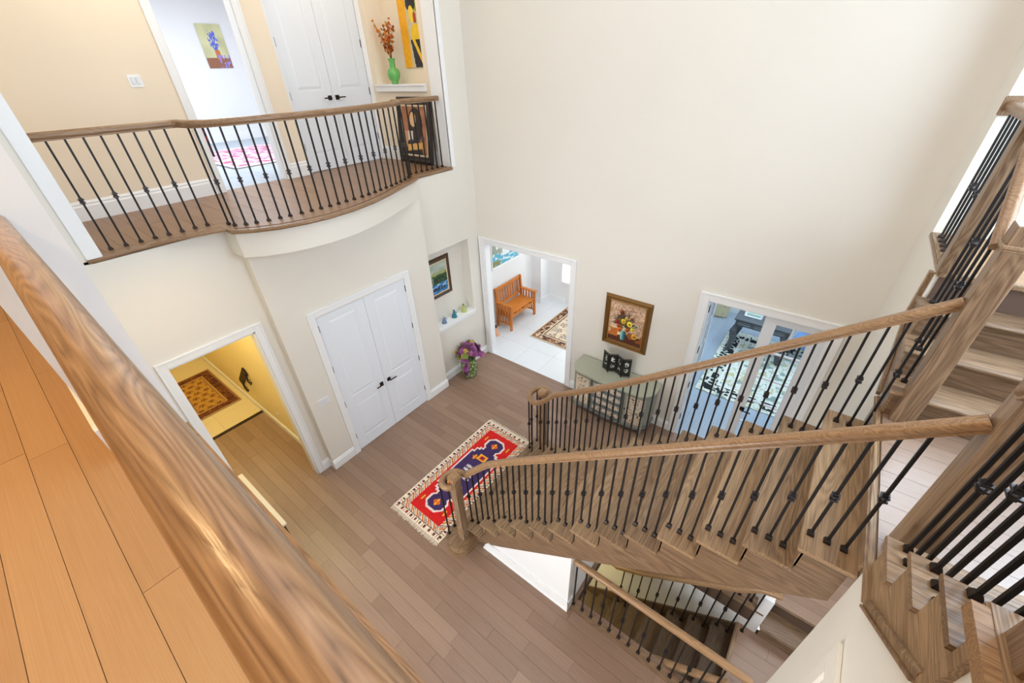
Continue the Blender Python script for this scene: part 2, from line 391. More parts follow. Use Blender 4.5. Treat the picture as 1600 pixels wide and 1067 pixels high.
# bedroom beyond
bd = MB()
bd.box(-7.3, -7.2, -4.0, 1.0, F2, TOP); bd.box(-7.2, -1.7, -4.0, -3.9, F2, TOP); bd.box(-7.2, -1.8, 0.5, 0.6, F2, TOP)
struct('wall_bedroom', bd, M_COOLW)
bdf = struct('floor_bedroom', box(-7.2, -1.66, -3.9, 0.5, 3.725, 3.748), M_SUB)
planks(bdf, -7.2, -1.66, -3.3, 0.4, F2, M_COOLPLANK, 'x', 0.15, 1.5, 11, 0.013)
struct('floor_bedroom_edge', MB().box(-7.2, -1.66, -3.9, -3.3, 3.748, F2), M_COOLPLANK)
bb = lambda *a: MB().box(*a)
struct('baseboard_bedroom', MB().box(-7.2, -7.175, -3.9, 0.5, F2, F2 + 0.16).box(-7.2, -1.8, 0.475, 0.5, F2, F2 + 0.16), M_TRIM)

# ---- wall back (wall B, y = 0 plane)
wb = MB()
DX0, DX1 = 0.12, 1.93; FX0, FX1 = 4.0, 5.33; DH = 2.42
wb.box(-0.4, DX0, 0, T, 0, TOP); wb.box(DX0, DX1, 0, T, DH, TOP); wb.box(DX1, FX0, 0, T, 0, TOP)
wb.box(FX0, FX1, 0, T, DH, TOP); wb.box(FX1, 5.60, 0, T, 0, TOP)
struct('wall_back', wb, M_WALL)
# stair hall walls
ws = MB()
ws.box(5.60, 5.74, -0.49, 0.14, 0, TOP); ws.box(5.74, 6.95, -0.49, -0.35, F2 - 0.3, 4.2); ws.box(5.74, 6.95, -0.49, -0.35, 6.4, TOP); ws.box(5.74, 5.84, -0.49, -0.35, 4.2, 6.4); ws.box(6.83, 6.95, -0.49, -0.35, 4.2, 6.4)
ws.box(5.74, 6.95, 0.0, 0.14, 0, F2)
struct('wall_stair_far', ws, M_WALL)
wr = MB()   # right outer wall with a window over the landing
wr.box(6.95, 7.1, -8, 0.2, -3, 3.5); wr.box(6.95, 7.1, -8, 0.2, 6.25, TOP); wr.box(6.95, 7.1, -8, -4.1, 3.5, 6.25); wr.box(6.95, 7.1, -0.6, 0.2, 3.5, 6.25)
struct('wall_right', wr, M_COOLW)
win = struct('window_1', MB().box(6.94, 7.06, -4.1, -4.02, 3.5, 6.25).box(6.94, 7.06, -0.68, -0.6, 3.5, 6.25).box(6.94, 7.06, -4.1, -0.6, 3.5, 3.58).box(6.94, 7.06, -4.1, -0.6, 6.17, 6.25)
       .box(6.97, 7.03, -3.2, -3.14, 3.5, 6.25).box(6.97, 7.03, -2.4, -2.34, 3.5, 6.25).box(6.97, 7.03, -1.55, -1.49, 3.5, 6.25).box(6.97, 7.03, -4.1, -0.6, 5.3, 5.35), M_TRIM)
struct('window_pane', box(6.995, 7.0, -4.02, -0.68, 3.58, 6.17), M_GLASS, parent=win)
w2 = struct('window_2', MB().box(5.84, 5.90, -0.50, -0.36, 4.2, 6.4).box(6.77, 6.83, -0.50, -0.36, 4.2, 6.4).box(5.90, 6.77, -0.50, -0.36, 4.2, 4.26).box(5.90, 6.77, -0.50, -0.36, 6.34, 6.4), M_TRIM)
struct('window_pane', box(5.90, 6.77, -0.40, -0.395, 4.26, 6.34), M_GLASS, parent=w2)
# wall under the near flight (x = 5.58 plane)
wn = MB()
wn.prism([(-5.13, 0), (-3.36, 0), (-3.36, 2.95), (-3.62, 2.95), (-3.62, 2.98), (-4.09, 3.38), (-4.09, 3.70), (-5.13, 3.70)], 0, 5.585, 5.70)
wn.box(5.70, 6.95, -3.48, -3.36, -3, 2.8); wn.box(5.60, 5.70, -3.48, -3.36, -0.6, -0.3)
struct('wall_stair_near', wn, M_WALL)
struct('wall_stair_back', MB().prism([(-1.90, 0), (-0.49, 0), (-0.49, 3.731), (-1.43, 3.731), (-1.43, 3.42), (-1.90, 2.99)], 0, 5.586, 5.70), M_WALL)
struct('trim_4', MB().box(5.565, 5.584, -3.76, -3.67, 0, 2.55).box(5.565, 5.584, -4.74, -3.67, 2.55, 2.70).box(5.565, 5.584, -4.74, -4.65, 0, 2.55), M_WALL, bevel=0.003)
# near wall stub where the foreground rail ends, and walls of the near hall
wd = MB()
wd.box(-0.14, 2.95, -5.31, -5.09, 2.75, TOP); wd.box(-0.14, 1.6, -5.31, -5.09, 0, 2.75); wd.box(2.95, 5.6, -5.31, -5.13, 2.75, 3.55)  # lower part left open so the added fill light reaches the foyer
struct('wall_near', wd, M_COOLW)
struct('baseboard_near', MB().box(0, 2.95, -5.335, -5.311, F2, F2 + 0.16).box(2.951, 2.966, -5.334, -5.13, F2, F2 + 0.159), M_TRIM)
wx = MB(); wx.box(-0.3, 6.95, -8.1, -8.0, 0, TOP); wx.box(-0.3, -0.2, -8.0, -5.31, 0, 3.5); wx.box(5.6, 5.7, -8.0, -5.13, 0, 3.5); wx.box(-0.4, -0.3, -8, -5.3, F2 - 0.2, TOP)
struct('wall_landing', wx, M_HALL)
# ceilings
ce = MB().box(-7.3, 7.1, -8.1, 1.0, TOP, TOP + 0.1)
struct('ceiling', ce, M_CEIL)
# near hall floor
nh = struct('floor_landing', MB().box(-0.3, 5.6, -8.0, -5.12, 3.5, 3.748).box(5.6, 6.95, -8.0, -4.03, 3.5, 3.748), M_SUB)
planks(nh, 0.4, 6.9, -6.90, -5.16, F2, M_UPLANK, 'x', 0.122, 1.45, 21, 0.013)
planks(nh, 5.6, 6.9, -5.16, -4.06, F2, M_UPLANK, 'x', 0.122, 1.45, 22, 0.013)
struct('floor_landing_edge', MB().box(-0.3, 6.9, -8, -6.9, 3.748, F2).box(-0.3, 0.4, -6.9, -5.31, 3.748, F2), M_UPLANK)
struct('trim_5', MB().sweep([(2.95, -5.135, 3.75), (5.575, -5.135, 3.75), (5.575, -4.05, 3.75)], [(-0.05, -0.035), (-0.05, 0.013), (0.02, 0.013), (0.028, 0.003), (0.02, -0.012), (0.0, -0.014), (0.0, -0.035)][::-1]), M_RAIL)

# ---- lower left hall
lh = MB()
lh.box(-5.0, -T, -3.78, -3.731, 0, 3.4)
lh.box(-5.1, -5.0, -5.1, -3.7, 0, 3.4); lh.box(-5.1, -T, -5.1, -5.0, 0, 3.4)
struct('wall_lower_hall', lh, M_YEL)
struct('ceiling_lower_hall', box(-5.1, -0.14, -5.1, -3.7, 3.4, 3.5), M_CEIL)
M_TILE = paint('cream_floor_tile', srgb(226, 212, 176), 0.3, 0.02, 6)
M_TILEW = paint('white_floor_tile', srgb(226, 231, 236), 0.22, 0.02, 6)
def tiles(name, x0, x1, y0, y1, z, s, m):
    p = struct(name, box(x0, x1, y0, y1, z - 0.2, z - 0.006), mat('tile_grout', srgb(200, 196, 186), 0.8))
    u = MB().box(0, 1, 0, 1, -0.006, 0).mesh('tile', m)
    x = x0
    while x < x1 - 0.01:
        y = y0
        while y < y1 - 0.01:
            inst('tile', u, p, (x + 0.0015, y + 0.0015, z + random.uniform(0, 0.0008)), (min(s, x1 - x) - 0.003, min(s, y1 - y) - 0.003, 1)); y += s
        x += s
tiles('floor_lower_hall', -5.0, -2.1, -5.0, -3.75, 0.006, 0.6, M_TILE)
tiles('floor_entry', -0.55, 2.9, 0.0, 3.0, 0.0, 0.61, M_TILEW)
struct('trim_6', box(-2.14, -2.08, -5.0, -3.75, 0, 0.012), M_BRONZE)

# ---- entry room (beyond the doorway) and study
er = MB()
er.box(-0.66, -0.53, 0.1, 2.38, 0, 3.4); er.box(-0.66, -0.25, 2.38, 2.5, 0, 3.4); er.box(-0.36, -0.25, 2.5, 2.75, 0, 3.4)
er.box(-0.36, 0.55, 2.75, 2.88, 0, 3.4); er.box(1.50, 2.9, 2.75, 2.88, 0, 3.4); er.box(0.55, 1.50, 2.75, 2.88, 2.45, 3.4); er.box(2.8, 2.9, 0.14, 2.8, 0, 3.4)
er.box(-0.66, -0.14, 0.1, 0.14, 0, 3.4)
struct('wall_entry', er, M_COOLW)
struct('ceiling_entry', MB().box(-0.7, 2.9, 0.14, 3.0, 3.4, 3.5).box(2.9, 6.9, 0.14, 4.8, 3.4, 3.5), M_CEIL)
sr = MB(); sr.box(2.9, 6.9, 4.6, 4.75, 0, 3.4); sr.box(6.8, 6.9, 0.14, 4.6, 0, 3.4); sr.box(2.9, 3.0, 2.88, 4.6, 0, 3.4); sr.box(2.9, 3.0, 0.14, 2.88, 0, 3.4)
struct('wall_study', sr, M_COOLW)
sf = struct('floor_study', box(3.0, 6.8, 0.0, 4.6, -0.2, -0.0125), M_SUB)
planks(sf, 3.0, 6.8, 0.0, 4.6, 0.0, M_COOLPLANK, 'y', 0.15, 1.5, 31)
struct('baseboard_study', MB().box(3.0, 6.8, 4.575, 4.6, 0, 0.17).box(3.0, 3.025, 0.7, 4.6, 0, 0.17), M_TRIM)
struct('baseboard_entry', MB().box(-0.53, -0.51, 0.14, 2.38, 0, 0.14).box(-0.25, -0.235, 2.4, 2.75, 0, 0.14).box(-0.25, 0.25, 2.735, 2.75, 0, 0.14).box(-0.53, -0.25, 2.365, 2.38, 0, 0.14), M_TRIM)

# ---- baseboards: profiled strips
def bboard(name, runs, h=0.17, m=M_TRIM):
    """runs: list of (path of xy points); profile on the left side of travel"""
    mb = MB(); pr = [(0, 0), (0.018, 0), (0.018, h * 0.72), (0.010, h * 0.8), (0.012, h * 0.88), (0.0, h)]
    for (z, path) in runs: mb.sweep([(p[0], p[1], z) for p in path], pr)
    return struct(name, mb, m)
bboard('baseboard_left', [(0, [(0, -3.93), (0, -3.73), (0.13, -3.73), (0.13, -3.37)]), (0, [(0.13, -1.75), (0.13, -1.32), (0, -1.32), (0, 0.0), (0.02, 0)]), (0, [(0, -5.1), (0, -4.9)])])
bboard('baseboard_back', [(0, [(2.03, 0), (3.9, 0)]), (0, [(5.45, 0), (5.6, 0)])])
bboard('baseboard_upper', [(F2, [(-1.56, -4.9), (-1.56, -3.23)]), (F2, [(-1.56, -2.2), (-1.56, -1.93)]), (F2, [(-1.64, -0.452), (-0.1, -0.452)])], 0.2)
bboard('baseboard_lower_hall', [(0, [(-5.0, -3.78), (-T, -3.78)])], 0.14)
bboard('baseboard_stair', [(0, [(5.585, -3.4), (5.585, -5.1)])])

# ---- casings (door trims)
def casing_y(name, x, y0, y1, z0, z1, w=0.09, t=0.02, side=1, legs=(1, 1)):
    mb = MB(); xa, xb = x, x + side * t
    if legs[0]: mb.box(xa, xb, y0 - w, y0, z0, z1 + w); mb.box(xa - 0.001, xb + side * 0.008, y0 - w - 0.002, y0 - w + 0.02, z0, z1 + w)
    if legs[1]: mb.box(xa, xb, y1, y1 + w, z0, z1 + w); mb.box(xa - 0.001, xb + side * 0.008, y1 + w - 0.02, y1 + w + 0.002, z0, z1 + w)
    mb.box(xa, xb, y0, y1, z1, z1 + w); mb.box(xa - 0.001, xb + side * 0.009, y0 - w * legs[0] - 0.003, y1 + w * legs[1] + 0.003, z1 + w - 0.02, z1 + w + 0.002)
    return struct(name, mb, M_TRIM, bevel=0.003, seg=1)
def casing_x(name, y, x0, x1, z0, z1, w=0.1, t=0.02, legs=(1, 1)):
    mb = MB(); ya, yb = y - t, y
    if legs[0]: mb.box(x0 - w, x0, ya, yb, z0, z1 + w); mb.box(x0 - w - 0.002, x0 - w + 0.02, ya - 0.008, yb + 0.001, z0, z1 + w)
    if legs[1]: mb.box(x1, x1 + w, ya, yb, z0, z1 + w); mb.box(x1 + w - 0.02, x1 + w + 0.002, ya - 0.008, yb + 0.001, z0, z1 + w)
    mb.box(x0, x1, ya, yb, z1, z1 + w); mb.box(x0 - w * legs[0] - 0.003, x1 + w * legs[1] + 0.003, ya - 0.009, yb + 0.001, z1 + w - 0.02, z1 + w + 0.002)
    return struct(name, mb, M_TRIM, bevel=0.003, seg=1)
casing_y('trim_7', 0.0, -4.80, -3.93, 0, 2.55, 0.09)
struct('trim_8', MB().box(-T, 0, -3.95, -3.93, 0, 2.55).box(-T, 0, -4.80, -3.93, 2.53, 2.55).box(-T, 0, -4.82, -4.80, 0, 2.55), M_TRIM)
casing_y('trim_9', 0.13, -3.28, -1.84, 0, 2.46, 0.09)
casing_x('trim_10', 0.0, DX0, DX1, 0, DH, 0.1, legs=(0.9, 1))
struct('trim_11', MB().box(DX0, DX0 + 0.015, 0, T, 0, DH).box(DX1 - 0.015, DX1, 0, T, 0, DH).box(DX0, DX1, 0, T, DH - 0.015, DH), M_TRIM)
casing_x('trim_12', 0.0, FX0, FX1, 0, DH, 0.11)
d_trim = struct('trim_13', MB().box(FX0 - 0.0, FX0 + 0.015, 0, T, 0, DH).box(FX1 - 0.015, FX1, 0, T, 0, DH).box(FX0, FX1, 0, T, DH - 0.015, DH), M_TRIM)
casing_y('trim_14', -1.56, -3.13, -2.29, F2, 6.1, 0.09)
struct('trim_15', MB().box(-1.70, -1.56, -3.14, -3.12, F2, 6.1).box(-1.70, -1.56, -2.30, -2.28, F2, 6.1), M_TRIM)
casing_y('trim_16', -1.64, -1.86, -0.52, F2, 6.12, 0.07)
struct('trim_17', MB().box(-0.02, 0.015, -4.87, -4.76, F2, TOP), M_TRIM, bevel=0.004)
struct('trim_18', MB().box(-0.26, 0.0, -0.475, -0.455, F2, TOP).box(-0.012, 0.012, -0.475, -0.40, F2, TOP), M_TRIM)
struct('trim_19', MB().box(-0.01, 0.035, NY0, NY1 + 0.03, NZ0 - 0.02, NZ0 + 0.006).box(-0.2, 0, NY0, NY1, NZ0 - 0.02, NZ0 + 0.004).box(0, 0.02, NY0, NY1 + 0.02, NZ0 - 0.07, NZ0 - 0.02), M_TRIM, bevel=0.003)
struct('trim_20', MB().box(-0.3, 0.02, -0.0, 0.012, 0, DH), M_TRIM)

# ---- panelled doors
def leaf(name, parent, hinge_at, w, h, panels, hinges=(), t=0.035):
    """local frame: x across leaf 0..w, y thickness (front face at y=0, body behind at +t), z up"""
    mb = MB().box(0, w, 0.006, t, 0, h)
    st = 0.0
    xs = [p for p in panels]
    # stiles and rails proud of a recessed field, moulding rings, raised fields
    x0, x1 = panels[0][0], panels[0][1]
    mb.box(0, x0, 0, 0.01, 0, h); mb.box(x1, w, 0, 0.01, 0, h)
    zs = [0] + [z for p in panels for z in p[2:]] + [h]
    for a, b in zip(zs[0::2], zs[1::2]): mb.box(x0, x1, 0, 0.01, a, b)
    o = mb.build(name, M_DOOR, parent, local=True)
    for (a, b, c, d) in panels:
        p = MB().prism([(a + 0.02, c + 0.02), (b - 0.02, c + 0.02), (b - 0.02, d - 0.02), (a + 0.02, d - 0.02)], 1, 0.0065, 0.0062)
        p.v = []; p.f = []; p.mi = []
        i = 0.022; j = 0.055
        p.add([(a + i, 0.0062, c + i), (b - i, 0.0062, c + i), (b - i, 0.0062, d - i), (a + i, 0.0062, d - i), (a + j, -0.001, c + j), (b - j, -0.001, c + j), (b - j, -0.001, d - j), (a + j, -0.001, d - j)],
              [(0, 1, 5, 4), (1, 2, 6, 5), (2, 3, 7, 6), (3, 0, 4, 7), (4, 5, 6, 7)])
        p.build('door_panel', M_DOOR, o, local=True)
    return o
def dtag(o):
    o['kind'] = 'structure'; return o
def lever(parent, x, z, dirx):
    mb = MB().box(x - 0.03, x + 0.03, -0.012, 0.0, z - 0.03, z + 0.03)
    mb.tube([(x, -0.01, z), (x, -0.05, z)], 0.009, 10)
    mb.box(x - 0.008 if dirx > 0 else x - 0.115, x + 0.115 if dirx > 0 else x + 0.008, -0.058, -0.044, z - 0.008, z + 0.008)
    return mb.build('door_handle', M_BRONZE, parent, bevel=0.002, local=True)
def hinge(parent, x, z):
    return MB().box(x - 0.008, x + 0.008, -0.008, 0.002, z - 0.05, z + 0.05).build('hinge', M_BRONZE, parent, local=True)
def empty(name, loc, rz=0, parent=None):
    o = bpy.data.objects.new(name, None); COL.objects.link(o); o.location = loc; o.rotation_euler = (0, 0, rz); o.parent = parent; o.empty_display_size = 0.1; return o
# lower closet double doors on x = 0.13, front faces +x -> rotate so local -y points to +x : rz = +90deg, local x -> +y
d1 = dtag(empty('door_1', (0.125, -3.275, 0.01), PI / 2))
W1 = 0.715; PN = [(0.13, W1 - 0.13 + 0.0, 0.2, 0.86), (0.13, W1 - 0.13, 1.02, 2.34)]
a = leaf('door_leaf', d1, 0, W1, 2.43, PN); b = leaf('door_leaf', d1, 0, W1, 2.43, PN); b.location = (W1 + 0.004, 0, 0)
lever(a, W1 - 0.07, 0.93, -1); lever(b, 0.07, 0.93, 1)
for z in (0.3, 0.96, 1.61, 2.27): hinge(a, 0.0, z); hinge(b, W1, z)
# upper double doors
d2 = dtag(empty('door_2', (-1.645, -1.855, F2 + 0.01), PI / 2))
W2 = 0.665; PN2 = [(0.12, W2 - 0.12, 0.22, 0.82), (0.12, W2 - 0.12, 1.05, 2.22)]
a = leaf('door_leaf', d2, 0, W2, 2.34, PN2); b = leaf('door_leaf', d2, 0, W2, 2.34, PN2); b.location = (W2 + 0.004, 0, 0)
lever(a, W2 - 0.06, 0.95, -1); lever(b, 0.06, 0.95, 1)
for z in (0.35, 1.0, 1.62, 2.2): hinge(a, 0.0, z); hinge(b, W2, z)
# front door in the entry
d3 = dtag(empty('door_3', (0.56, 2.76, 0.0), 0))
o = MB().box(0, 0.93, 0.0, 0.045, 0, 2.44).build('door_leaf', M_DOOR, d3, local=True)
MB().box(0.24, 0.8, -0.012, 0.0, 0.28, 0.85).build('door_panel', M_DOOR, o, bevel=0.008, local=True)
MB().box(0.24, 0.28, -0.015, 0, 1.0, 2.25).box(0.76, 0.8, -0.015, 0, 1.0, 2.25).box(0.24, 0.8, -0.015, 0, 1.0, 1.05).box(0.24, 0.8, -0.015, 0, 2.2, 2.25).build('window_frame', M_TRIM, o, local=True)
MB().box(0.28, 0.76, -0.006, -0.002, 1.05, 2.2).build('window_pane', mat('daylit_glass', (1, 1, 1), 0.1, emit=(0.95, 0.98, 1.0), strength=3.0), o, local=True)
MB().box(0.07, 0.11, -0.012, 0, 0.9, 1.1).tube([(0.09, -0.01, 1.0), (0.09, -0.06, 1.0), (0.18, -0.06, 1.0)], 0.009).build('door_handle', mat('satin_nickel', srgb(170, 170, 172), 0.3, 0.9), o, local=True)
casing_x('trim_21', 2.75, 0.55, 1.50, 0, 2.45, 0.08)
w3 = struct('window_3', MB().box(0.10, 0.15, 2.725, 2.75, 0.52, 2.35).box(0.41, 0.46, 2.725, 2.75, 0.52, 2.35).box(0.15, 0.41, 2.725, 2.75, 0.52, 0.58).box(0.15, 0.41, 2.725, 2.75, 2.29, 2.35), M_TRIM)
struct('window_pane', box(0.15, 0.41, 2.738, 2.745, 0.58, 2.29), bpy.data.materials['daylit_glass'], parent=w3)
# french doors to the study
def french(name, parent, w, h):
    s, br = 0.155, 0.27; mb = MB()
    mb.box(0, s, 0, 0.04, 0, h).box(w - s + 0.02, w, 0, 0.04, 0, h).box(s, w - s + 0.02, 0, 0.04, 0, br).box(s, w - s + 0.02, 0, 0.04, h - 0.1, h)
    o = mb.build(name, M_DOOR, parent, local=True)
    gx0, gx1, gz0, gz1 = s, w - s + 0.02, br, h - 0.1
    gw = (gx1 - gx0)
    MB().box(gx0 + gw / 2 - 0.011, gx0 + gw / 2 + 0.011, 0.002, 0.038, gz0, gz1).build('muntin', M_DOOR, o, local=True)
    for k in range(1, 5):
        z = gz0 + (gz1 - gz0) * k / 5
        MB().box(gx0, gx1, 0.004, 0.036, z - 0.010, z + 0.010).build('muntin', M_DOOR, o, local=True)
    for k in range(5):
        for q in range(2):
            MB().box(gx0 + gw * q / 2, gx0 + gw * (q + 1) / 2, 0.018, 0.021, gz0 + (gz1 - gz0) * k / 5, gz0 + (gz1 - gz0) * (k + 1) / 5).build('pane', M_GLASS, o, local=True)
    return o
d4 = dtag(empty('door_4', (FX1 - 0.015, 0.05, 0.01), PI))
fr = french('door_leaf', d4, 0.655, DH - 0.03); fr.scale = (1, -1, 1)
lv = lever(fr, 0.655 - 0.07 - 0.04, 0.9, -1)
d5 = dtag(empty('door_5', (FX0 + 0.02, 0.09, 0.01), PI / 2 + 0.06))
fo = french('door_leaf', d5, 0.655, DH - 0.03)
for z in (0.33, 0.98, 1.62, 2.28): MB().box(FX0 + 0.0145, FX0 + 0.022, 0.03, 0.075, z - 0.05, z + 0.05).build('hinge', M_BRONZE, d_trim)

# ================================================================ STAIRS
RP = [(-0.033, 0.0), (-0.030, 0.016), (-0.020, 0.028), (0, 0.033), (0.020, 0.028), (0.030, 0.016), (0.033, 0.0), (0.030, -0.012), (0.022, -0.02), (0.024, -0.032), (-0.024, -0.032), (-0.022, -0.02), (-0.030, -0.012)]
_mesh = {}
BW = 0.007
def bar_mesh(l):
    k = round(l, 2)
    if k not in _mesh: _mesh[k] = MB().box(-BW, BW, -BW, BW, 0, k).mesh('baluster', M_IRON)
    return _mesh[k]
_kn = MB()
for (a, b, z) in ((0.011, 0.011, -0.024), (0.018, 0.018, -0.013), (0.018, 0.018, 0.013), (0.011, 0.011, 0.024)): _kn.box(-a, a, -b, b, z - 0.005, z + 0.005)
_kn.lathe([(0.010, -0.022), (0.0155, -0.008), (0.0155, 0.008), (0.010, 0.022)], seg=8)
KN = _kn.mesh('knuckle', M_KNUCK)
SH = MB().add([(-0.017, -0.017, 0), (0.017, -0.017, 0), (0.017, 0.017, 0), (-0.017, 0.017, 0), (-0.017, -0.017, 0.012), (0.017, -0.017, 0.012), (0.017, 0.017, 0.012), (-0.017, 0.017, 0.012), (-0.009, -0.009, 0.03), (0.009, -0.009, 0.03), (0.009, 0.009, 0.03), (-0.009, 0.009, 0.03)],
              [(0, 3, 2, 1), (0, 1, 5, 4), (1, 2, 6, 5), (2, 3, 7, 6), (3, 0, 4, 7), (4, 5, 9, 8), (5, 6, 10, 9), (6, 7, 11, 10), (7, 4, 8, 11), (8, 9, 10, 11)]).mesh('base_shoe', M_BRONZE)
def baluster(parent, x, y, z0, z1, knuckle=False, kz=0.46):
    base = wl(parent)
    b = inst('baluster', bar_mesh(z1 - z0), parent, Vector((x, y, z0)) - base)
    inst('base_shoe', SH, b, (0, 0, 0))
    if knuckle: inst('knuckle', KN, b, (0, 0, z1 - z0 - kz))
    return b
def newel(parent, x, y, z0, z1, s=0.056, cap=True, m=M_OAKZ, name='newel_post'):
    mb = MB().box(x - s, x + s, y - s, y + s, z0, z1)
    o = mb.build(name, m, parent, bevel=0.004, seg=1)
    if cap: MB().box(x - s - 0.012, x + s + 0.012, y - s - 0.012, y + s + 0.012, z1 - 0.115, z1 - 0.095).box(x - s - 0.006, x + s + 0.006, y - s - 0.006, y + s + 0.006, z1 - 0.13, z1 - 0.115).build('collar', m, o, bevel=0.004, seg=1)
    return o

st = thing('staircase', 'split oak staircase with black iron balusters rising from the foyer to a landing', 'staircase', (2.5, -2.54, 0))
YN, YF = -3.325, -1.975
X2 = 2.56; G = 0.231
def fx(k): return X2 + G * (k - 2)         # front nosing of tread k
def yfar(x): return -2.09 + 0.29 * max(0.0, (4.2 - x) / 1.65) ** 2.0 * 0.9
def ynear(x): return -3.20 - 0.10 * max(0.0, (3.2 - x) / 0.65) ** 2.0
def tread(parent, x0, x1, y0, y1, z, m, t=0.03, axis=1, front=-1):
    """board with a half round nose on its front edge; axis = the direction the board runs"""
    r = t / 2; a, b = (x0, x1) if axis == 1 else (y0, y1)
    if front > 0: a, b = b, a
    k = -front
    P = [(b, z - t), (b, z)] + [(a + k * r - k * r * math.sin(PI * i / 6), z - r + r * math.cos(PI * i / 6)) for i in range(7)]
    return MB().prism(P, axis, *((y0, y1) if axis == 1 else (x0, x1))).build('tread', m, parent, smooth=True)
# starting step with a rounded end on both sides
def bull(off, x0, xr, yn, yf):
    p = [];
    for i in range(13):
        a = PI / 2 + PI * i / 12 if False else PI * (1.0 + i / 12.0)
        p.append((2.50 + (0.17 + off) * math.cos(a), -3.44 + (0.17 + off) * math.sin(a)))
    q = [(2.50 - (0.17 + off) * math.cos(PI * (i / 12.0) + PI) * 1.0, -1.64 + (0.17 + off) * math.sin(PI * i / 12.0)) for i in range(13)]
    q = [(2.50 + (0.17 + off) * math.cos(PI * i / 12.0), -1.64 + (0.17 + off) * math.sin(PI * i / 12.0)) for i in range(13)]
    return p + [(2.67 + off, -3.3)] + [(2.67 + off, -1.78)] + q
MB().prism(bull(0, 0, 0, 0, 0), 2, R - 0.03, R).build('tread', M_OAKY, st, bevel=0.009, seg=2, smooth=True)
MB().prism(bull(-0.03, 0, 0, 0, 0), 2, 0.0, R - 0.03).build('riser', M_OAKY, st)
MB().prism(bull(0.004, 0, 0, 0, 0), 2, 0.0, 0.018).build('shoe_moulding', M_OAKY, st, bevel=0.005)
for k in range(2, 15):
    ya, yb = ynear(fx(k) + 0.1) - 0.125, yfar(fx(k) + 0.1) + 0.115
    tread(st, fx(k), fx(k) + G + 0.028, ya, yb, k * R, M_OAKY)
    MB().box(fx(k) + 0.026, fx(k) + 0.04, ya + 0.03, yb - 0.03, (k - 1) * R, k * R - 0.03).build('riser', M_OAKY, st)
LZ = 15 * R
MB().box(fx(15) + 0.02, fx(15) + 0.034, YN + 0.03, YF - 0.03, 14 * R, LZ - 0.03).build('riser', M_OAKY, st)
nz = lambda x: 2 * R + (x - X2) * R / G
def step_board(name, cols, bot, axis, c0, c1, m):
    """stepped board: columns (a0, a1, ztop) along the run, sloping lower edge bot(a)"""
    mb = MB()
    for (a0, a1, zt) in cols:
        if a0 > a1: a0, a1 = a1, a0
        mb.prism([(a0, bot(a0)), (a1, bot(a1)), (a1, zt), (a0, zt)], axis, c0, c1)
    return mb.build(name, m, st)
def sawtooth(y0, y1):
    cols = [(2.68, fx(2) + 0.03, R - 0.03)] if False else []
    for k in range(2, 15): cols.append((fx(k) + 0.03 if k > 2 else 2.64, fx(k + 1) + 0.03 if k < 14 else 5.575, k * R - 0.03))
    def bot(x):
        if x < 2.80: return max(0.0, (x - 2.66) * 0.7)
        if x < 3.10: return 0.10 + (x - 2.80) / 0.30 * (nz(3.10) - 0.52 - 0.10)
        return nz(x) - 0.52 - 0.03 * (x - 3.10) / 2.475
    return step_board('stringer', cols, bot, 1, y0, y1, M_OAKX)
sawtooth(YN + 0.03, YN + 0.055); sawtooth(YF - 0.055, YF - 0.03)
MB().prism([(3.2, nz(3.2) - 0.50), (5.57, nz(5.57) - 0.52), (5.57, nz(5.57) - 0.48), (3.2, nz(3.2) - 0.46)], 1, YN + 0.055, YF - 0.055).build('soffit', M_WALL, st)
# landing
LY0, LY1 = -3.60, -1.86
ld = MB().box(5.60, 6.95, -3.62, -1.5, LZ - 0.22, LZ - 0.013).build('landing_frame', M_OAKY, st)
u = MB().box(0, 1, 0, 1, -0.012, 0).mesh('plank', M_LPLANK)
yy = -3.6
while yy < -1.9:
    xx = 5.60
    for l in (0.62 + 0.3 * random.random(), 2): 
        e = min(6.95, xx + l); inst('plank', u, ld, Vector((xx + 0.001, yy + 0.001, LZ)) - wl(ld), (e - xx - 0.002, 0.130, 1)); xx = e
        if e >= 6.95: break
    yy += 0.132
MB().box(5.555, 5.60, -3.61, -1.89, LZ - 0.03, LZ).build('nosing', M_OAKY, st, bevel=0.011, seg=3, smooth=True)
MB().box(5.58, 5.60, YF - 0.02, -1.89, LZ - 0.30, LZ - 0.03).build('fascia', M_OAKY, st)
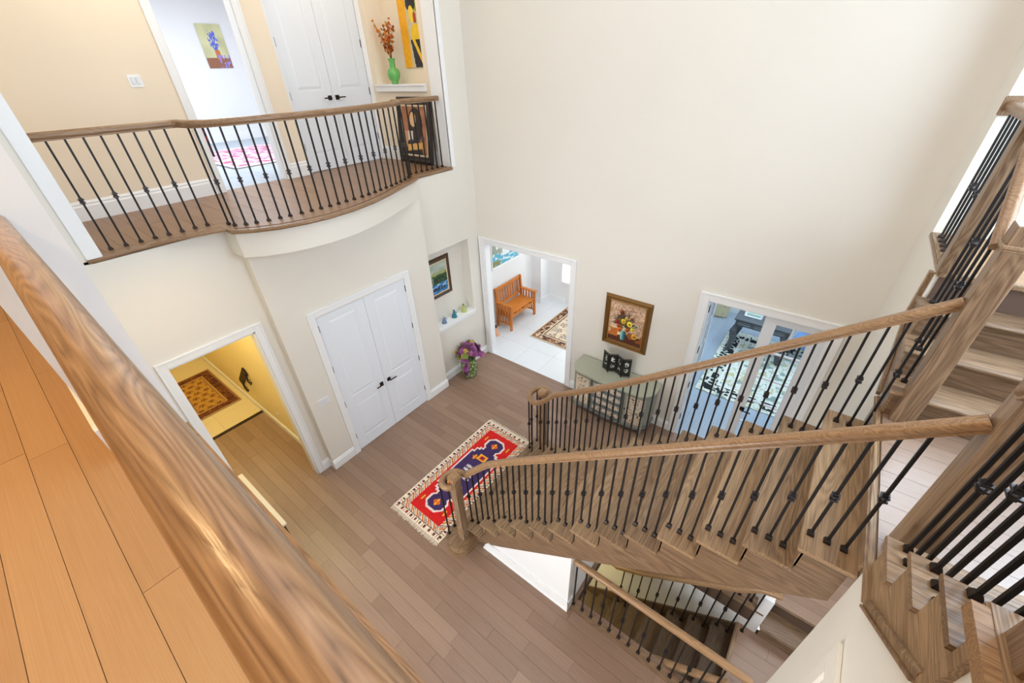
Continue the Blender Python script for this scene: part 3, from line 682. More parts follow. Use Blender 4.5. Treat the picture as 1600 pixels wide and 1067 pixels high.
# two upper flights, one towards -y, one towards +y
GN = 0.228
for sgn, y16 in ((-1, -3.35), (1, -2.12)):
    for j in range(3):
        k = 16 + j; ya = y16 + sgn * GN * j; yb = ya + sgn * (GN + 0.028)
        tread(st, 5.565, 6.93, min(ya, yb), max(ya, yb), k * R, M_OAKU, axis=0, front=-sgn)
    for j in range(4):
        ya = y16 + sgn * GN * j + sgn * 0.028
        MB().box(5.60, 6.93, ya, ya + sgn * 0.014, (15 + j) * R, (16 + j) * R - 0.03).build('riser', M_OAKX, st)
    # stepped spandrel board with a moulding along its lower edge
    ye = y16 + sgn * 0.745; yl = y16 + sgn * (0.27 if sgn < 0 else 0.22)
    cols = []
    for j in range(3):
        a0 = y16 + sgn * (GN * j + 0.03); a1 = y16 + sgn * (GN * (j + 1) + 0.03)
        for (p, q) in (((a0, yl), (yl, a1)) if (a0 - yl) * (a1 - yl) < 0 else ((a0, a1),)): cols.append((p, q, (16 + j) * R - 0.03))
    cols.append((y16 + sgn * (GN * 3 + 0.03), ye, F2 - 0.03))
    def bot(y, yl=yl, ye=ye): return max(2.94 if abs(y - y16) < abs(yl - y16) else 2.99, 2.99 + (y - yl) / (ye - yl) * 0.40)
    step_board('spandrel', cols, bot, 0, 5.583, 5.603, M_OAKY)
    a = Vector((5.572, y16 + sgn * 0.26, 2.975)); b = Vector((5.572, ye, 3.385))
    MB().sweep([a, b], [(-0.012, -0.022), (-0.012, 0.022), (0.004, 0.022), (0.012, 0.01), (0.012, -0.01), (0.004, -0.022)]).sweep([a + Vector((0.0, 0, -0.02)), b + Vector((0, 0, -0.02))], [(-0.01, -0.012), (-0.01, 0.0), (0.02, 0.0), (0.02, -0.012)]).build('moulding', M_OAKY, st)
    MB().box(5.562, 5.60, min(ye, ye + sgn * 0.05), max(ye, ye + sgn * 0.05), 3.36, F2 - 0.035).build('end_board', M_OAKY, st)
# far upper floor edge
fe = struct('floor_upper_far', MB().box(5.61, 6.95, -1.44, -0.50, F2 - 0.25, F2 - 0.0135), M_SUB)
planks(fe, 5.60, 6.95, -1.44, -0.49, F2, M_UPLANK, 'x', 0.128, 1.3, 41, 0.013)
struct('trim_22', MB().box(5.590, 5.66, -1.46, -0.49, F2 - 0.03, F2 + 0.003).box(5.66, 6.95, -1.47, -1.42, F2 - 0.03, F2 + 0.003), M_OAKY, bevel=0.006)
struct('trim_23', MB().box(5.558, 5.66, -5.13, -4.025, F2 - 0.03, F2 + 0.003).box(5.66, 6.95, -4.07, -4.02, F2 - 0.03, F2 + 0.003), M_OAKY, bevel=0.006)

# rails of the first flight
def fr_rail(y, cy, sgn, zc):
    pts = []
    # volute: from the curl round the newel out to the raking rail
    c = Vector((2.47, cy, 1.20))
    for i in range(15):
        a = math.radians(20 - i * 20) if sgn < 0 else math.radians(-20 + i * 20)
        r = 0.055 + 0.062 * min(1, i / 9)
        pts.append((c.x + r * math.cos(a), c.y + r * math.sin(a), 1.20))
    pts += [(2.60, y + sgn * 0.015, 1.205), (2.70, y, 1.235), (2.82, y, 1.325)]
    for i in range(11):
        x = 2.94 + (5.62 - 2.94) * i / 10; pts.append((x, y, rz_(x, zc)))
    return pts
def rz_(x, zc): return zc + 0.805 * (x - 3.15) - 0.033
ZN, ZF = 1.83, 1.86
def flatspot(x): return None
ptsN = fr_rail(-3.20, -3.40, -1, ZN); ptsF = fr_rail(-1.87, -1.67, 1, ZF)
def volute_pts(y, cy, sgn, zc):
    # sgn -1: rail at y, curl towards smaller y
    P = []
    R0 = abs(cy - y)
    for i in range(17):
        t = i / 16; a = math.radians(90 * (-sgn)) + (math.radians(290) * t) * (1 if sgn < 0 else -1)
        r = R0 * (1 - 0.42 * t)
        P.append((2.50 + r * 0.8 * math.cos(a), cy + r * math.sin(a), 1.20))
    P = P[::-1]
    P += [(2.60, y, 1.205), (2.72, y, 1.245)]
    x = 2.86
    while x < 5.64:
        P.append((x, y, max(1.25, rz_(x, zc)))); x += 0.2
    P.append((5.64, y, rz_(5.64, zc)))
    return P
def rail_path(fy, cy, sgn, zc):
    P = []; R0 = abs(cy - fy(2.62))
    for i in range(17):
        t = i / 16; a = math.radians(90 * (-sgn)) + math.radians(290) * t * (1 if sgn < 0 else -1); r = R0 * (1 - 0.42 * t)
        P.append((2.50 + r * 0.8 * math.cos(a), cy + r * math.sin(a), 1.235))
    P = P[::-1] + [(2.60, fy(2.60), 1.27), (2.67, fy(2.67), 1.35), (2.77, fy(2.77), 1.46)]
    x = 2.88
    while x < 5.60: P.append((x, fy(x), max(1.28, rz_(x, zc)))); x += 0.17
    return P + [(5.64, fy(5.64), rz_(5.64, zc))]
MB().sweep(rail_path(ynear, -3.42, -1, ZN), RP).build('handrail', M_RAIL, st, smooth=True)
MB().sweep(rail_path(yfar, -1.66, 1, ZF), RP).build('handrail', M_RAIL, st, smooth=True)
def railz(x, zc):
    return max(1.25, rz_(x, zc) - 0.012)
for (fy, zc, off) in ((ynear, ZN, 0.04), (yfar, ZF, 0.07)):
    q = 0
    for k in range(2, 16):
        for j in range(3):
            x = fx(k) + off + 0.077 * j; y = fy(x)
            if x > 5.58: break
            zt = railz(x, zc) - 0.025
            baluster(st, x, y, k * R, zt, q % 2 == 0, 0.44); q += 1
for (x, y) in ((2.385, -3.50), (2.37, -3.39), (2.43, -3.27), (2.37, -1.70), (2.40, -1.60), (2.47, -1.83), (2.39, -1.79)):
    baluster(st, x, y, R, 1.21, y > -3.3 and x < 2.42, 0.5)
newel(st, 2.565, -3.42, R, 1.36, 0.048, False); newel(st, 2.565, -1.70, R, 1.36, 0.048, False)
for y in (-3.42, -1.70): MB().box(2.505, 2.625, y - 0.06, y + 0.06, 1.30, 1.37).build('newel_cap', M_RAIL, st, bevel=0.014, seg=2)
# landing newels
newel(st, 5.70, -3.21, LZ - 0.001, 4.28, 0.058); newel(st, 5.69, -2.10, LZ - 0.001, 4.28, 0.058)
# upper newels
newel(st, 5.64, -4.16, F2, 5.0, 0.058); newel(st, 5.64, -1.40, F2 - 0.0, 5.0, 0.058)
for sgn, y16, ya, yb in ((-1, -3.35, -3.27, -4.10), (1, -2.12, -2.04, -1.46)):
    def zr(y): return 16 * R + sgn * (y - y16) * R / GN + 0.90
    pts = [(5.635, ya, zr(ya)), (5.635, (ya + yb) / 2, zr((ya + yb) / 2)), (5.635, yb, zr(yb))]
    if sgn > 0: pts = pts
    MB().sweep(pts, RP).build('handrail', M_RAILY, st, smooth=True)
    q = 0
    for j in range(3):
        for i in range(3 if sgn < 0 else 2):
            y = y16 + sgn * (GN * j + 0.045 + (0.076 if sgn < 0 else 0.114) * i)
            if sgn < 0 and (y > -3.30 or y < -4.08): continue
            if sgn > 0 and (y < -2.03 or y > -1.48): continue
            baluster(st, 5.635, y, (16 + j) * R, zr(y) - 0.03, q % 2 == 1, 0.44); q += 1

# guard rails on the upper floor beside the stair
g1 = thing('guard_rail', 'short oak guard rail with iron balusters between the far upper newel and the wall', 'railing', (5.64, -0.95, F2))
MB().sweep([(5.64, -1.341, 4.67), (5.64, -0.49, 4.67)], RP).build('handrail', M_RAILY, g1, smooth=True)
MB().box(5.59, 5.69, -0.51, -0.49, 4.61, 4.73).build('wall_rosette', M_OAKZ, g1, bevel=0.005)
for i in range(6): baluster(g1, 5.64, -1.22 + 0.117 * i, F2 + 0.003, 4.64, i % 2 == 0)
g2 = thing('guard_rail', 'oak handrail in the immediate foreground crossing the upper landing edge', 'railing', (4.3, -5.208, F2))
RPB = [(u * 1.0, w) for (u, w) in RP]
MB().sweep([(2.955, -5.208, 4.668), (4.0, -5.208, 4.668), (5.58, -5.208, 4.668)], RPB).build('handrail', M_BIGRAIL, g2, smooth=True)
MB().sweep([(5.64, -5.15, 4.668), (5.64, -4.222, 4.668)], RPB).build('handrail', M_RAILY, g2, smooth=True)
newel(g2, 5.64, -5.208, F2, 4.85, 0.058)
for i in range(22): baluster(g2, 3.06 + 0.114 * i, -5.208, F2, 4.64, i % 2 == 0)
for i in range(8): baluster(g2, 5.64, -5.08 + 0.114 * i, F2 + 0.003, 4.64, i % 2 == 0)

# balcony railing
br = thing('balcony_railing', 'bowed oak balcony rail with black iron balusters in front of the upper closet', 'railing', (0.1, -2.6, F2))
curve = [(-0.14, -3.73), (0.02, -3.735), (0.13, -3.72), (0.20, -3.64), (0.235, -3.55), (0.27, -3.44), (0.295, -3.33), (0.315, -3.23), (0.33, -3.11), (0.342, -3.0), (0.348, -2.89), (0.352, -2.78), (0.35, -2.67), (0.342, -2.56), (0.335, -2.45), (0.325, -2.33), (0.305, -2.22), (0.28, -2.11), (0.25, -2.0), (0.22, -1.89), (0.19, -1.78), (0.15, -1.67), (0.11, -1.56), (0.065, -1.45), (0.01, -1.34), (-0.05, -1.27), (-0.14, -1.25)]
RZ = 4.68
def smooth_path(p, n=2):
    for _ in range(n):
        q = [p[0]]
        for a, b in zip(p[:-1], p[1:]): q += [tuple(a[i] * 0.75 + b[i] * 0.25 for i in range(len(a))), tuple(a[i] * 0.25 + b[i] * 0.75 for i in range(len(a)))]
        p = q + [p[-1]]
    return p
MB().sweep([(-0.14, -4.84, RZ), (-0.14, -4.3, RZ), (-0.14, -3.74, RZ)], RP).build('handrail', M_RAILY, br, smooth=True)
MB().sweep([(p[0], p[1], RZ) for p in smooth_path([(-0.14, -3.80), (-0.10, -3.745)] + curve[1:-1] + [(-0.10, -1.245)], 1)], RP).build('handrail', M_RAILY, br, smooth=True)
MB().sweep([(-0.14, -1.30, RZ), (-0.14, -0.9, RZ), (-0.14, -0.47, RZ)], RP).build('handrail', M_RAILY, br, smooth=True)
for i in range(8): baluster(br, -0.14, -4.67 + 0.1135 * i, F2, RZ - 0.03, i % 2 == 0)
for i, p in enumerate(curve[1:-1]): baluster(br, p[0], p[1], F2, RZ - 0.03, i % 2 == 1)
for i in range(7): baluster(br, -0.14, -1.17 + 0.106 * i, F2, RZ - 0.03, i % 2 == 1)

# ================================================================ BASEMENT STAIR
bs = thing('basement_staircase', 'dark oak stair descending beneath the main flight to the basement', 'staircase', (5.0, -2.6, -0.396))
BZ = -2 * R
def by(k): return 5.55 - G * k             # top edge of tread k (k=0: the landing edge)
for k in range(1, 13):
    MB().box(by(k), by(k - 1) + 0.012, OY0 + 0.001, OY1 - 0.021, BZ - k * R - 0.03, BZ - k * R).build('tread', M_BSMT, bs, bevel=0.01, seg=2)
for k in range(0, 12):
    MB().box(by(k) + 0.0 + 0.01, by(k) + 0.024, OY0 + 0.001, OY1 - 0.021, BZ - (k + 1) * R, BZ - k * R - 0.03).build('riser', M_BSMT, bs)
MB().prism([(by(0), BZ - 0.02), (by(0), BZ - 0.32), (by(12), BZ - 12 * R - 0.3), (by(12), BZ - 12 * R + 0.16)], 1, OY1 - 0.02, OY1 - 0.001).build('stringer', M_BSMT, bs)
lo = struct('floor_lower_landing', MB().box(5.55, 6.95, -3.6, -2.0, BZ - 0.2, BZ - 0.0125), M_SUB)
area('lamp_passage', (6.3, -2.8, 2.2), 0.5, 9, (0.85, 0.92, 1.0))
planks(lo, 5.56, 6.95, -3.6, -2.06, BZ, M_PLANK, 'x', 0.132, 1.0, 51)
MB().box(5.53, 5.58, OY0, OY1, BZ - 0.03, BZ + 0.002).build('nosing', M_OAKY, bs, bevel=0.008)
# two steps from the landing up to the back hall
es = thing('short_steps', 'pair of short oak steps beside the lower landing under the stairs', 'steps', (6.3, -1.95, BZ))
MB().box(5.72, 6.94, -2.10, -1.83, -R - 0.03, -R).build('tread', M_OAKX, es, bevel=0.01)
MB().box(5.72, 6.94, -1.86, -1.78, -0.03, 0.0).build('nosing', M_OAKX, es, bevel=0.01)
MB().box(5.74, 6.94, -2.075, -2.06, BZ, -R - 0.03).box(5.74, 6.94, -1.835, -1.82, -R, -0.03).build('riser', M_OAKX, es)
# walls of the basement well
M_BW = paint('basement_wall_paint', srgb(236, 224, 190))
struct('wall_basement_far', MB().box(2.0, 5.70, OY1 + 0.0, OY1 + 0.1, -3, -0.25).box(OX0 - 0.03, 5.72, OY1 + 0.001, OY1 + 0.1, -0.25, -0.021).box(5.62, 5.72, -2.06, -1.83, -0.6, -0.0126).box(5.62, 5.72, -2.065, -1.83, BZ, 0.30), M_COOLW)
struct('wall_basement_near', MB().box(2.0, 5.6, OY0 - 0.1, OY0 - 0.001, -3, -0.25).box(OX0, 5.6, OY0 - 0.1, OY0 - 0.001, -0.25, -0.021), M_BW)
struct('wall_basement_end', box(1.9, 2.0, OY0, OY1, -3, -0.25), M_BW)
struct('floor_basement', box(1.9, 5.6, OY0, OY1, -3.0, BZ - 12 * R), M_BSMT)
struct('wall_under_landing', MB().box(5.60, 5.70, OY0 - 0.45, OY0 - 0.02, -0.5, -0.02), M_COOLW)
# white wall enclosing the foot of the main flight
wu = MB()
wu.prism([(2.76, 0.0), (3.97, 0.0), (3.97, nz(3.97) - 0.50), (3.10, nz(3.10) - 0.46), (2.80, 0.14)], 1, -3.285, -3.20)
wu.prism([(2.76, 0.0), (3.97, 0.0), (3.97, nz(3.97) - 0.50), (3.10, nz(3.10) - 0.46), (2.80, 0.14)], 1, -2.09, -2.01)
wu.box(3.90, 3.97, -3.20, -2.09, 0, nz(3.9) - 0.5)
struct('wall_stair_foot', wu, M_TRIM)
struct('baseboard_stair_foot', MB().prism([(2.76, 0.0), (3.985, 0.0), (3.985, 0.17), (2.84, 0.17)], 1, -3.305, -3.285).prism([(2.76, 0.0), (3.985, 0.0), (3.985, 0.035), (2.77, 0.035)], 1, -3.315, -3.285).box(3.97, 3.985, -3.31, -3.19, 0, 0.17), M_TRIM, bevel=0.004)
# foyer opening guard
g3 = thing('stairwell_railing', 'straight oak rail with iron balusters guarding the basement stair opening', 'railing', (4.8, -3.19, 0))
MB().sweep([(3.97, -3.205, 0.90), (4.8, -3.205, 0.90), (5.58, -3.205, 0.90)], RP).build('handrail', M_RAIL, g3, smooth=True)
for i in range(14): baluster(g3, 4.0 + 0.1085 * i, -3.195, 0.006, 0.87, i % 2 == 1)
g4 = thing('basement_railing', 'sloping oak stair rail ending in a curl beside the basement treads', 'railing', (4.9, -2.12, -0.6))
def bz(x): return BZ + (x - 5.55) * R / G
pp = [(5.72, -2.13, bz(5.55) + 0.97), (5.55, -2.13, bz(5.55) + 0.90)]
x = 5.4
while x > 4.2: pp.append((x, -2.13, bz(x) + 0.84)); x -= 0.2
pp += [(4.10, -2.12, bz(4.15) + 0.84), (4.02, -2.10, bz(4.15) + 0.83), (3.96, -2.05, bz(4.15) + 0.83)]
MB().sweep(pp[::-1], RP).build('handrail', M_RAIL, g4, smooth=True)
for k in range(1, 8):
    for j in range(2):
        x = by(k) + 0.055 + 0.115 * j
        if x < 4.15: continue
        baluster(g4, x, -2.13, BZ - k * R, bz(x) + 0.82, (j == 0))
baluster(g4, 5.60, -2.13, BZ, BZ + 0.88, False)
g5 = thing('wall_handrail', 'lower oak handrail fixed to the near wall of the basement stair', 'railing', (5.0, -3.1, -0.2))
MB().sweep([(4.1, -3.10, bz(4.1) + 0.84), (4.8, -3.10, bz(4.8) + 0.84), (5.50, -3.10, bz(5.5) + 0.84)], RP).build('handrail', M_RAIL, g5, smooth=True)
for x in (4.4, 5.2): MB().tube([(x, -3.165, bz(x) + 0.76), (x, -3.10, bz(x) + 0.76), (x, -3.10, bz(x) + 0.81)], 0.008).build('bracket', M_IRON, g5)
g6 = thing('back_hall_railing', 'partly hidden oak rail with iron balusters behind the underside of the main flight', 'railing', (4.8, -2.0, 0))
MB().sweep([(4.0, -1.99, 0.90), (5.64, -1.99, 0.90)], RP).build('handrail', M_RAIL, g6, smooth=True)
for i in range(14): baluster(g6, 4.06 + 0.115 * i, -1.99, 0.009, 0.87, i % 2 == 0)

# ================================================================ THINGS
# ---- red and navy rug
def rug_foyer(U, V):
    W_, H_ = 0.92, 2.04
    x = (U - 0.5) * W_; y = (V - 0.5) * H_; ax, ay = np.abs(x), np.abs(y)
    im = rgb(U, (240, 225, 204))
    dx = W_ / 2 - ax; dy = H_ / 2 - ay; e = np.minimum(dx, dy)
    along = np.where(dx < dy, y, x)
    b = (e > 0.018) & (e < 0.075)
    ph = (along * 11) % 1.0
    put(im, b & (np.abs(ph - 0.5) < 0.17) & (np.abs(e - 0.046) < 0.018), (52, 40, 46))
    put(im, b & (np.abs(ph - 0.5) < 0.07) & (np.abs(e - 0.046) < 0.008), (200, 60, 50))
    put(im, b & (np.abs((along * 11) % 1.0 - 0.02) < 0.05), (150, 80, 60))
    put(im, (np.abs(e - 0.016) < 0.003) | (np.abs(e - 0.078) < 0.003), (60, 44, 44))
    s = (e > 0.082) & (e < 0.165)
    st_ = ((along * 9 + e * 8) % 1.0)
    put(im, s & (st_ < 0.30), (214, 120, 52)); put(im, s & (st_ > 0.42) & (st_ < 0.56), (150, 60, 50)); put(im, s & (st_ > 0.7) & (st_ < 0.8), (70, 52, 62))
    f = e > 0.165
    put(im, f, (214, 22, 20))
    hw = np.select([ay < 0.36, ay < 0.43, ay < 0.47, ay < 0.52], [0.235, 0.19, 0.145, 0.10], 0)
    lobe = (ax / 0.14 + np.abs(ay - 0.62) / 0.135) < 1.35
    lobe &= (ax < 0.135) & (np.abs(ay - 0.62) < 0.115)
    hw2 = np.select([ay < 0.385, ay < 0.455, ay < 0.495, ay < 0.55], [0.262, 0.218, 0.172, 0.128], 0)
    lobe2 = (ax / 0.168 + np.abs(ay - 0.62) / 0.163) < 1.35
    lobe2 &= (ax < 0.165) & (np.abs(ay - 0.62) < 0.145)
    put(im, f & ((ax < hw2) | lobe2), (236, 214, 208)); put(im, f & ((ax < hw) | lobe), (62, 40, 92))
    def motif(cx, cy, r, c1=(232, 112, 34), c2=(196, 30, 30)):
        d = np.abs(x - cx) + np.abs(y - cy); m = d < r; put(im, m & f, c1); put(im, (d < r * 0.5) & f, c2)
        put(im, f & (np.abs(x - cx) < r * 0.15) & (np.abs(y - cy) < r), (250, 190, 50))
    for sy in (-1, 1):
        motif(0, 0.62 * sy, 0.062)
        for sx in (-1, 1): motif(0.115 * sx, 0.29 * sy, 0.05); motif(0.22 * sx, 0.68 * sy, 0.045, (196, 60, 34), (150, 16, 18))
        a = (ax < 0.075) & (np.abs(ay - 0.33) < 0.06) & (y * sy > 0)
        put(im, a, (238, 170, 46)); put(im, a & (ax < 0.045) & (np.abs(ay - 0.33) < 0.035), (206, 40, 30)); put(im, a & (ax < 0.02) & (np.abs(ay - 0.33) < 0.015), (62, 40, 92))
    for k in (-0.10, -0.035, 0.035, 0.10):
        put(im, (ax < 0.105) & (np.abs(y - k) < 0.009), (230, 220, 218)); put(im, (ax < 0.105) & (np.abs(y - k) < 0.024) & ((x * 36) % 1 < 0.45), (230, 220, 218))
    n = vn(U, V, 60, 60, 5)[..., None]
    return im * (0.93 + 0.1 * n)
t = thing('area_rug', 'red and navy fringed medallion rug on the brown foyer floor', 'rug', (1.825, -2.59, 0.002), math.radians(-0.6))
MB().box(-0.46, 0.46, -1.02, 1.02, 0, 0.008).build('rug_backing', mat('rug_back', srgb(180, 150, 120), 0.95), t, local=True)
canvas('pile', 0.92, 2.04, 110, 240, rug_foyer, M_WEAVE, t, (0, 0, 0.0095))
fm = MB()
for sy in (-1, 1):
    for i in range(92):
        x = -0.455 + 0.01 * i; l = random.uniform(0.035, 0.06); w = random.uniform(-0.008, 0.008)
        fm.add([(x - 0.003, sy * 1.02, 0.006), (x + 0.003, sy * 1.02, 0.006), (x + 0.003 + w, sy * (1.02 + l), 0.002), (x - 0.003 + w, sy * (1.02 + l), 0.002)], [(0, 1, 2, 3)])
o = fm.build('fringe', mat('cream_fringe', srgb(232, 220, 200), 0.95), t, local=True); o['kind'] = 'stuff'

# ---- framed pictures
def frame_mb(w, h, fw, d=0.03, steps=((0, 0.0), (0.35, 1.0), (0.6, 0.75), (0.85, 0.9), (1.0, 0.45))):
    """frame in local x (width), z (height); front towards -y"""
    mb = MB(); R_ = []
    for (a, b) in steps:
        i = fw * a; R_.append([(-w / 2 + i, -d * b, -h / 2 + i), (w / 2 - i, -d * b, -h / 2 + i), (w / 2 - i, -d * b, h / 2 - i), (-w / 2 + i, -d * b, h / 2 - i)])
    vs = [p for r in R_ for p in r]; fs = []
    for k in range(len(R_) - 1):
        for i in range(4): fs.append((4 * k + i, 4 * k + (i + 1) % 4, 4 * k + 4 + (i + 1) % 4, 4 * k + 4 + i))
    return mb.add(vs, fs)
def picture(name, label, cat, loc, rz, w, h, fw, fm_, fn, nu, nv, group=None, d=0.03, liner=None, tilt=0):
    t = thing(name, label, cat, loc, rz, group)
    if tilt: t.rotation_euler = (tilt, 0, rz)
    MB().box(-w / 2 + 0.01, w / 2 - 0.01, -0.006, 0.0, -h / 2 + 0.01, h / 2 - 0.01).build('backing', M_BLACK, t, local=True)
    if fm_: frame_mb(w, h, fw, d).build('frame', fm_, t, local=True)
    iw, ih = w - 2 * fw, h - 2 * fw; y = -0.010
    if liner:
        lw = liner[0]; a = MB()
        for (x0, x1, z0, z1) in ((-iw / 2, iw / 2, ih / 2 - lw, ih / 2), (-iw / 2, iw / 2, -ih / 2, -ih / 2 + lw), (-iw / 2, -iw / 2 + lw, -ih / 2 + lw, ih / 2 - lw), (iw / 2 - lw, iw / 2, -ih / 2 + lw, ih / 2 - lw)): a.box(x0, x1, -0.014, -0.006, z0, z1)
        a.build('liner', liner[1], t, local=True); iw -= 2 * lw; ih -= 2 * lw
    canvas('painting', iw, ih, nu, nv, fn, M_PRINT, t, (0, y, 0), 'xz')
    return t
def blob(im, U, V, cx, cy, r, c, asp=1.0):
    m = ((U - cx) ** 2 + ((V - cy) * asp) ** 2) < r * r; put(im, m, c)
def floral(U, V):
    im = rgb(U, (205, 170, 140)) + (vn(U, V, 26, 30, 1)[..., None] - 0.5) * 70 + (vn(U, V, 3, 3, 2)[..., None] - 0.5) * 40
    g = np.clip(1 - ((U - 0.25) ** 2 / 0.10 + (V - 0.2) ** 2 / 0.07), 0, 1)[..., None]; im = im * (1 - g) + np.array((248, 225, 170)) * g
    lo = V < 0.16 + 0.08 * vn(U, V, 8, 2, 3) + 0.10 * (U - 0.5); put(im, lo, (84, 40, 20)); put(im, (V < 0.33) & (V > 0.12) & (U < 0.28) & (vn(U, V, 8, 8, 4) > 0.4), (196, 110, 44))
    put(im, (V < 0.30) & (V > 0.10) & (U > 0.55) & (vn(U, V, 9, 9, 14) > 0.35), (150, 84, 30))
    rs = np.random.RandomState(4)
    for i in range(90):
        a = rs.uniform(0.1, PI - 0.1); L = rs.uniform(0.22, 0.42); cx, cy = 0.47, 0.42
        for s in np.linspace(0.2, 1, 12): blob(im, U, V, cx + math.cos(a) * L * s * 0.95, cy + math.sin(a) * L * s, 0.012, tuple(rs.choice([30, 60, 90]) + np.array([20, 10, 0])), 1.15)
    for i in range(45):
        a = rs.uniform(0, 2 * PI); L = rs.uniform(0, 0.25); blob(im, U, V, 0.47 + math.cos(a) * L, 0.52 + math.sin(a) * L * 0.8, rs.uniform(0.02, 0.045), [(70, 74, 26), (100, 88, 30), (120, 60, 26), (44, 54, 30)][rs.randint(4)], 1.15)
    for (x, y, r, c) in ((0.36, 0.76, 0.075, (120, 52, 20)), (0.25, 0.50, 0.07, (140, 40, 24)), (0.30, 0.40, 0.06, (170, 70, 30)), (0.42, 0.55, 0.07, (238, 190, 40)), (0.60, 0.52, 0.08, (248, 214, 44)), (0.70, 0.40, 0.055, (240, 220, 50)), (0.34, 0.31, 0.075, (208, 104, 34)), (0.56, 0.35, 0.055, (170, 84, 36)), (0.50, 0.64, 0.05, (214, 190, 70)), (0.80, 0.50, 0.04, (70, 130, 90)), (0.78, 0.24, 0.085, (220, 160, 50)), (0.66, 0.66, 0.05, (120, 66, 30))):
        blob(im, U, V, x, y, r, c, 1.15); blob(im, U, V, x + 0.01, y - 0.01, r * 0.45, tuple(np.array(c) * 0.62), 1.15); blob(im, U, V, x - r * 0.4, y + r * 0.4, r * 0.3, tuple(np.minimum(255, np.array(c) * 1.15 + 12)), 1.15)
    v = (V < 0.31) & (V > 0.06) & (np.abs(U - 0.45) < 0.05 + 0.035 * np.sin((V - 0.06) * 11)); put(im, v, (62, 140, 150)); put(im, v & (U < 0.43), (150, 196, 190)); put(im, v & (U > 0.48), (40, 84, 90))
    return im * (0.9 + 0.2 * vn(U, V, 60, 60, 6)[..., None])
M_GOLD = mat('antique_gold_frame', srgb(122, 86, 40), 0.4, 0.45)
M_GOLD2 = mat('bright_gold_liner', srgb(196, 150, 78), 0.35, 0.5)
picture('framed_painting', 'gold framed still life of yellow flowers in a blue vase on the back wall', 'painting', (2.945, -0.003, 1.70), 0, 0.74, 0.88, 0.085, M_GOLD, floral, 84, 100, d=0.05, liner=(0.012, M_GOLD2))

def landscape(U, V):
    im = rgb(U, (176, 190, 176)) + (vn(U, V, 5, 8, 1)[..., None] - 0.5) * 34
    put(im, (V < 0.66 + 0.10 * vn(U, V, 8, 1, 2)) & (vn(U, V, 22, 24, 3) > 0.3), (160, 168, 96)); put(im, V < 0.58 + 0.05 * vn(U, V, 10, 1, 4), (50, 84, 48))
    put(im, (V < 0.56) & (vn(U, V, 16, 20, 5) > 0.6), (28, 54, 34)); put(im, (U < 0.42) & (V < 0.62) & (V > 0.3) & (vn(U, V, 9, 9, 6) > 0.5), (140, 150, 138)); put(im, (U < 0.34) & (V > 0.36) & (V < 0.55) & (vn(U, V, 20, 14, 7) > 0.55), (206, 206, 190))
    put(im, V < 0.32, (48, 120, 180)); put(im, (V < 0.32) & (vn(U, V, 10, 30, 8) > 0.62), (150, 196, 222)); put(im, (V < 0.22) & (V > 0.08) & (np.abs(U - 0.62) < 0.26) & (vn(U, V, 18, 14, 9) > 0.45), (44, 58, 84))
    return im
M_DKFR = wood('dark_walnut_frame', srgb(44, 30, 22), srgb(66, 46, 32), srgb(86, 62, 42), 2)
M_CREAMF = mat('cream_liner', srgb(222, 204, 170), 0.6)
picture('framed_painting', 'dark wood framed river landscape hanging in the lower wall niche', 'painting', (-0.197, -0.97, 2.0), PI / 2, 0.74, 0.74, 0.075, M_DKFR, landscape, 70, 70, liner=(0.02, M_CREAMF))

def coast(U, V):
    im = rgb(U, (160, 172, 160)) + (vn(U, V, 6, 4, 1)[..., None] - 0.5) * 30
    put(im, (V + 0.25 * U < 0.42), (96, 178, 206)); put(im, (V + 0.25 * U < 0.42) & (vn(U, V, 14, 22, 2) > 0.55), (206, 232, 238))
    put(im, (np.abs(U - 0.36) < 0.2) & (V > 0.5) & (vn(U, V, 20, 12, 3) > 0.45), (238, 238, 232)); put(im, (np.abs(U - 0.52) < 0.13) & (np.abs(V - 0.38) < 0.14), (232, 238, 240))
    put(im, ((U - 0.76) ** 2 + (V - 0.5) ** 2) < 0.04, (60, 178, 210)); put(im, (U > 0.84) & (V > 0.25) & (V < 0.62), (62, 70, 92)); put(im, (U < 0.3) & (V < 0.45) & (vn(U, V, 8, 8, 6) > 0.4), (140, 140, 90))
    return im
picture('framed_painting', 'white framed pale blue coastal painting above the slatted bench', 'painting', (-0.527, 1.38, 1.80), PI / 2, 1.02, 0.84, 0.05, M_TRIM, coast, 80, 64)

def abstract_yellow(U, V):
    im = rgb(U, (246, 178, 26)); put(im, U > 0.34, (206, 200, 172)); put(im, (U > 0.86), (230, 190, 70)); put(im, (U > 0.70) & (V > 0.80), (150, 160, 44))
    put(im, ((U - 0.56) / 0.2) ** 2 + ((V - 0.92) / 0.12) ** 2 < 1, (46, 42, 46)); put(im, ((U - 0.55) / 0.12) ** 2 + ((V - 0.77) / 0.12) ** 2 < 1, (248, 212, 60)); put(im, ((U - 0.68) / 0.07) ** 2 + ((V - 0.72) / 0.08) ** 2 < 1, (176, 70, 34))
    put(im, ((U - 0.68) / 0.24) ** 2 + ((V - 0.50) / 0.14) ** 2 < 1, (248, 206, 40)); put(im, (np.abs(U - 0.62 - (0.3 - V) * 0.2) < 0.20) & (V < 0.42), (50, 46, 54)); put(im, (np.abs(U - 0.72 + (V - 0.2) * 0.9) < 0.06) & (V < 0.44) & (V > 0.02), (246, 204, 44))
    return im + (vn(U, V, 14, 20, 3)[..., None] - 0.5) * 14
picture('canvas_painting', 'tall unframed abstract canvas of yellow and charcoal shapes in the upper niche', 'painting', (-0.83, -0.165, 5.47), 0, 0.50, 0.82, 0.0, None, abstract_yellow, 50, 82)
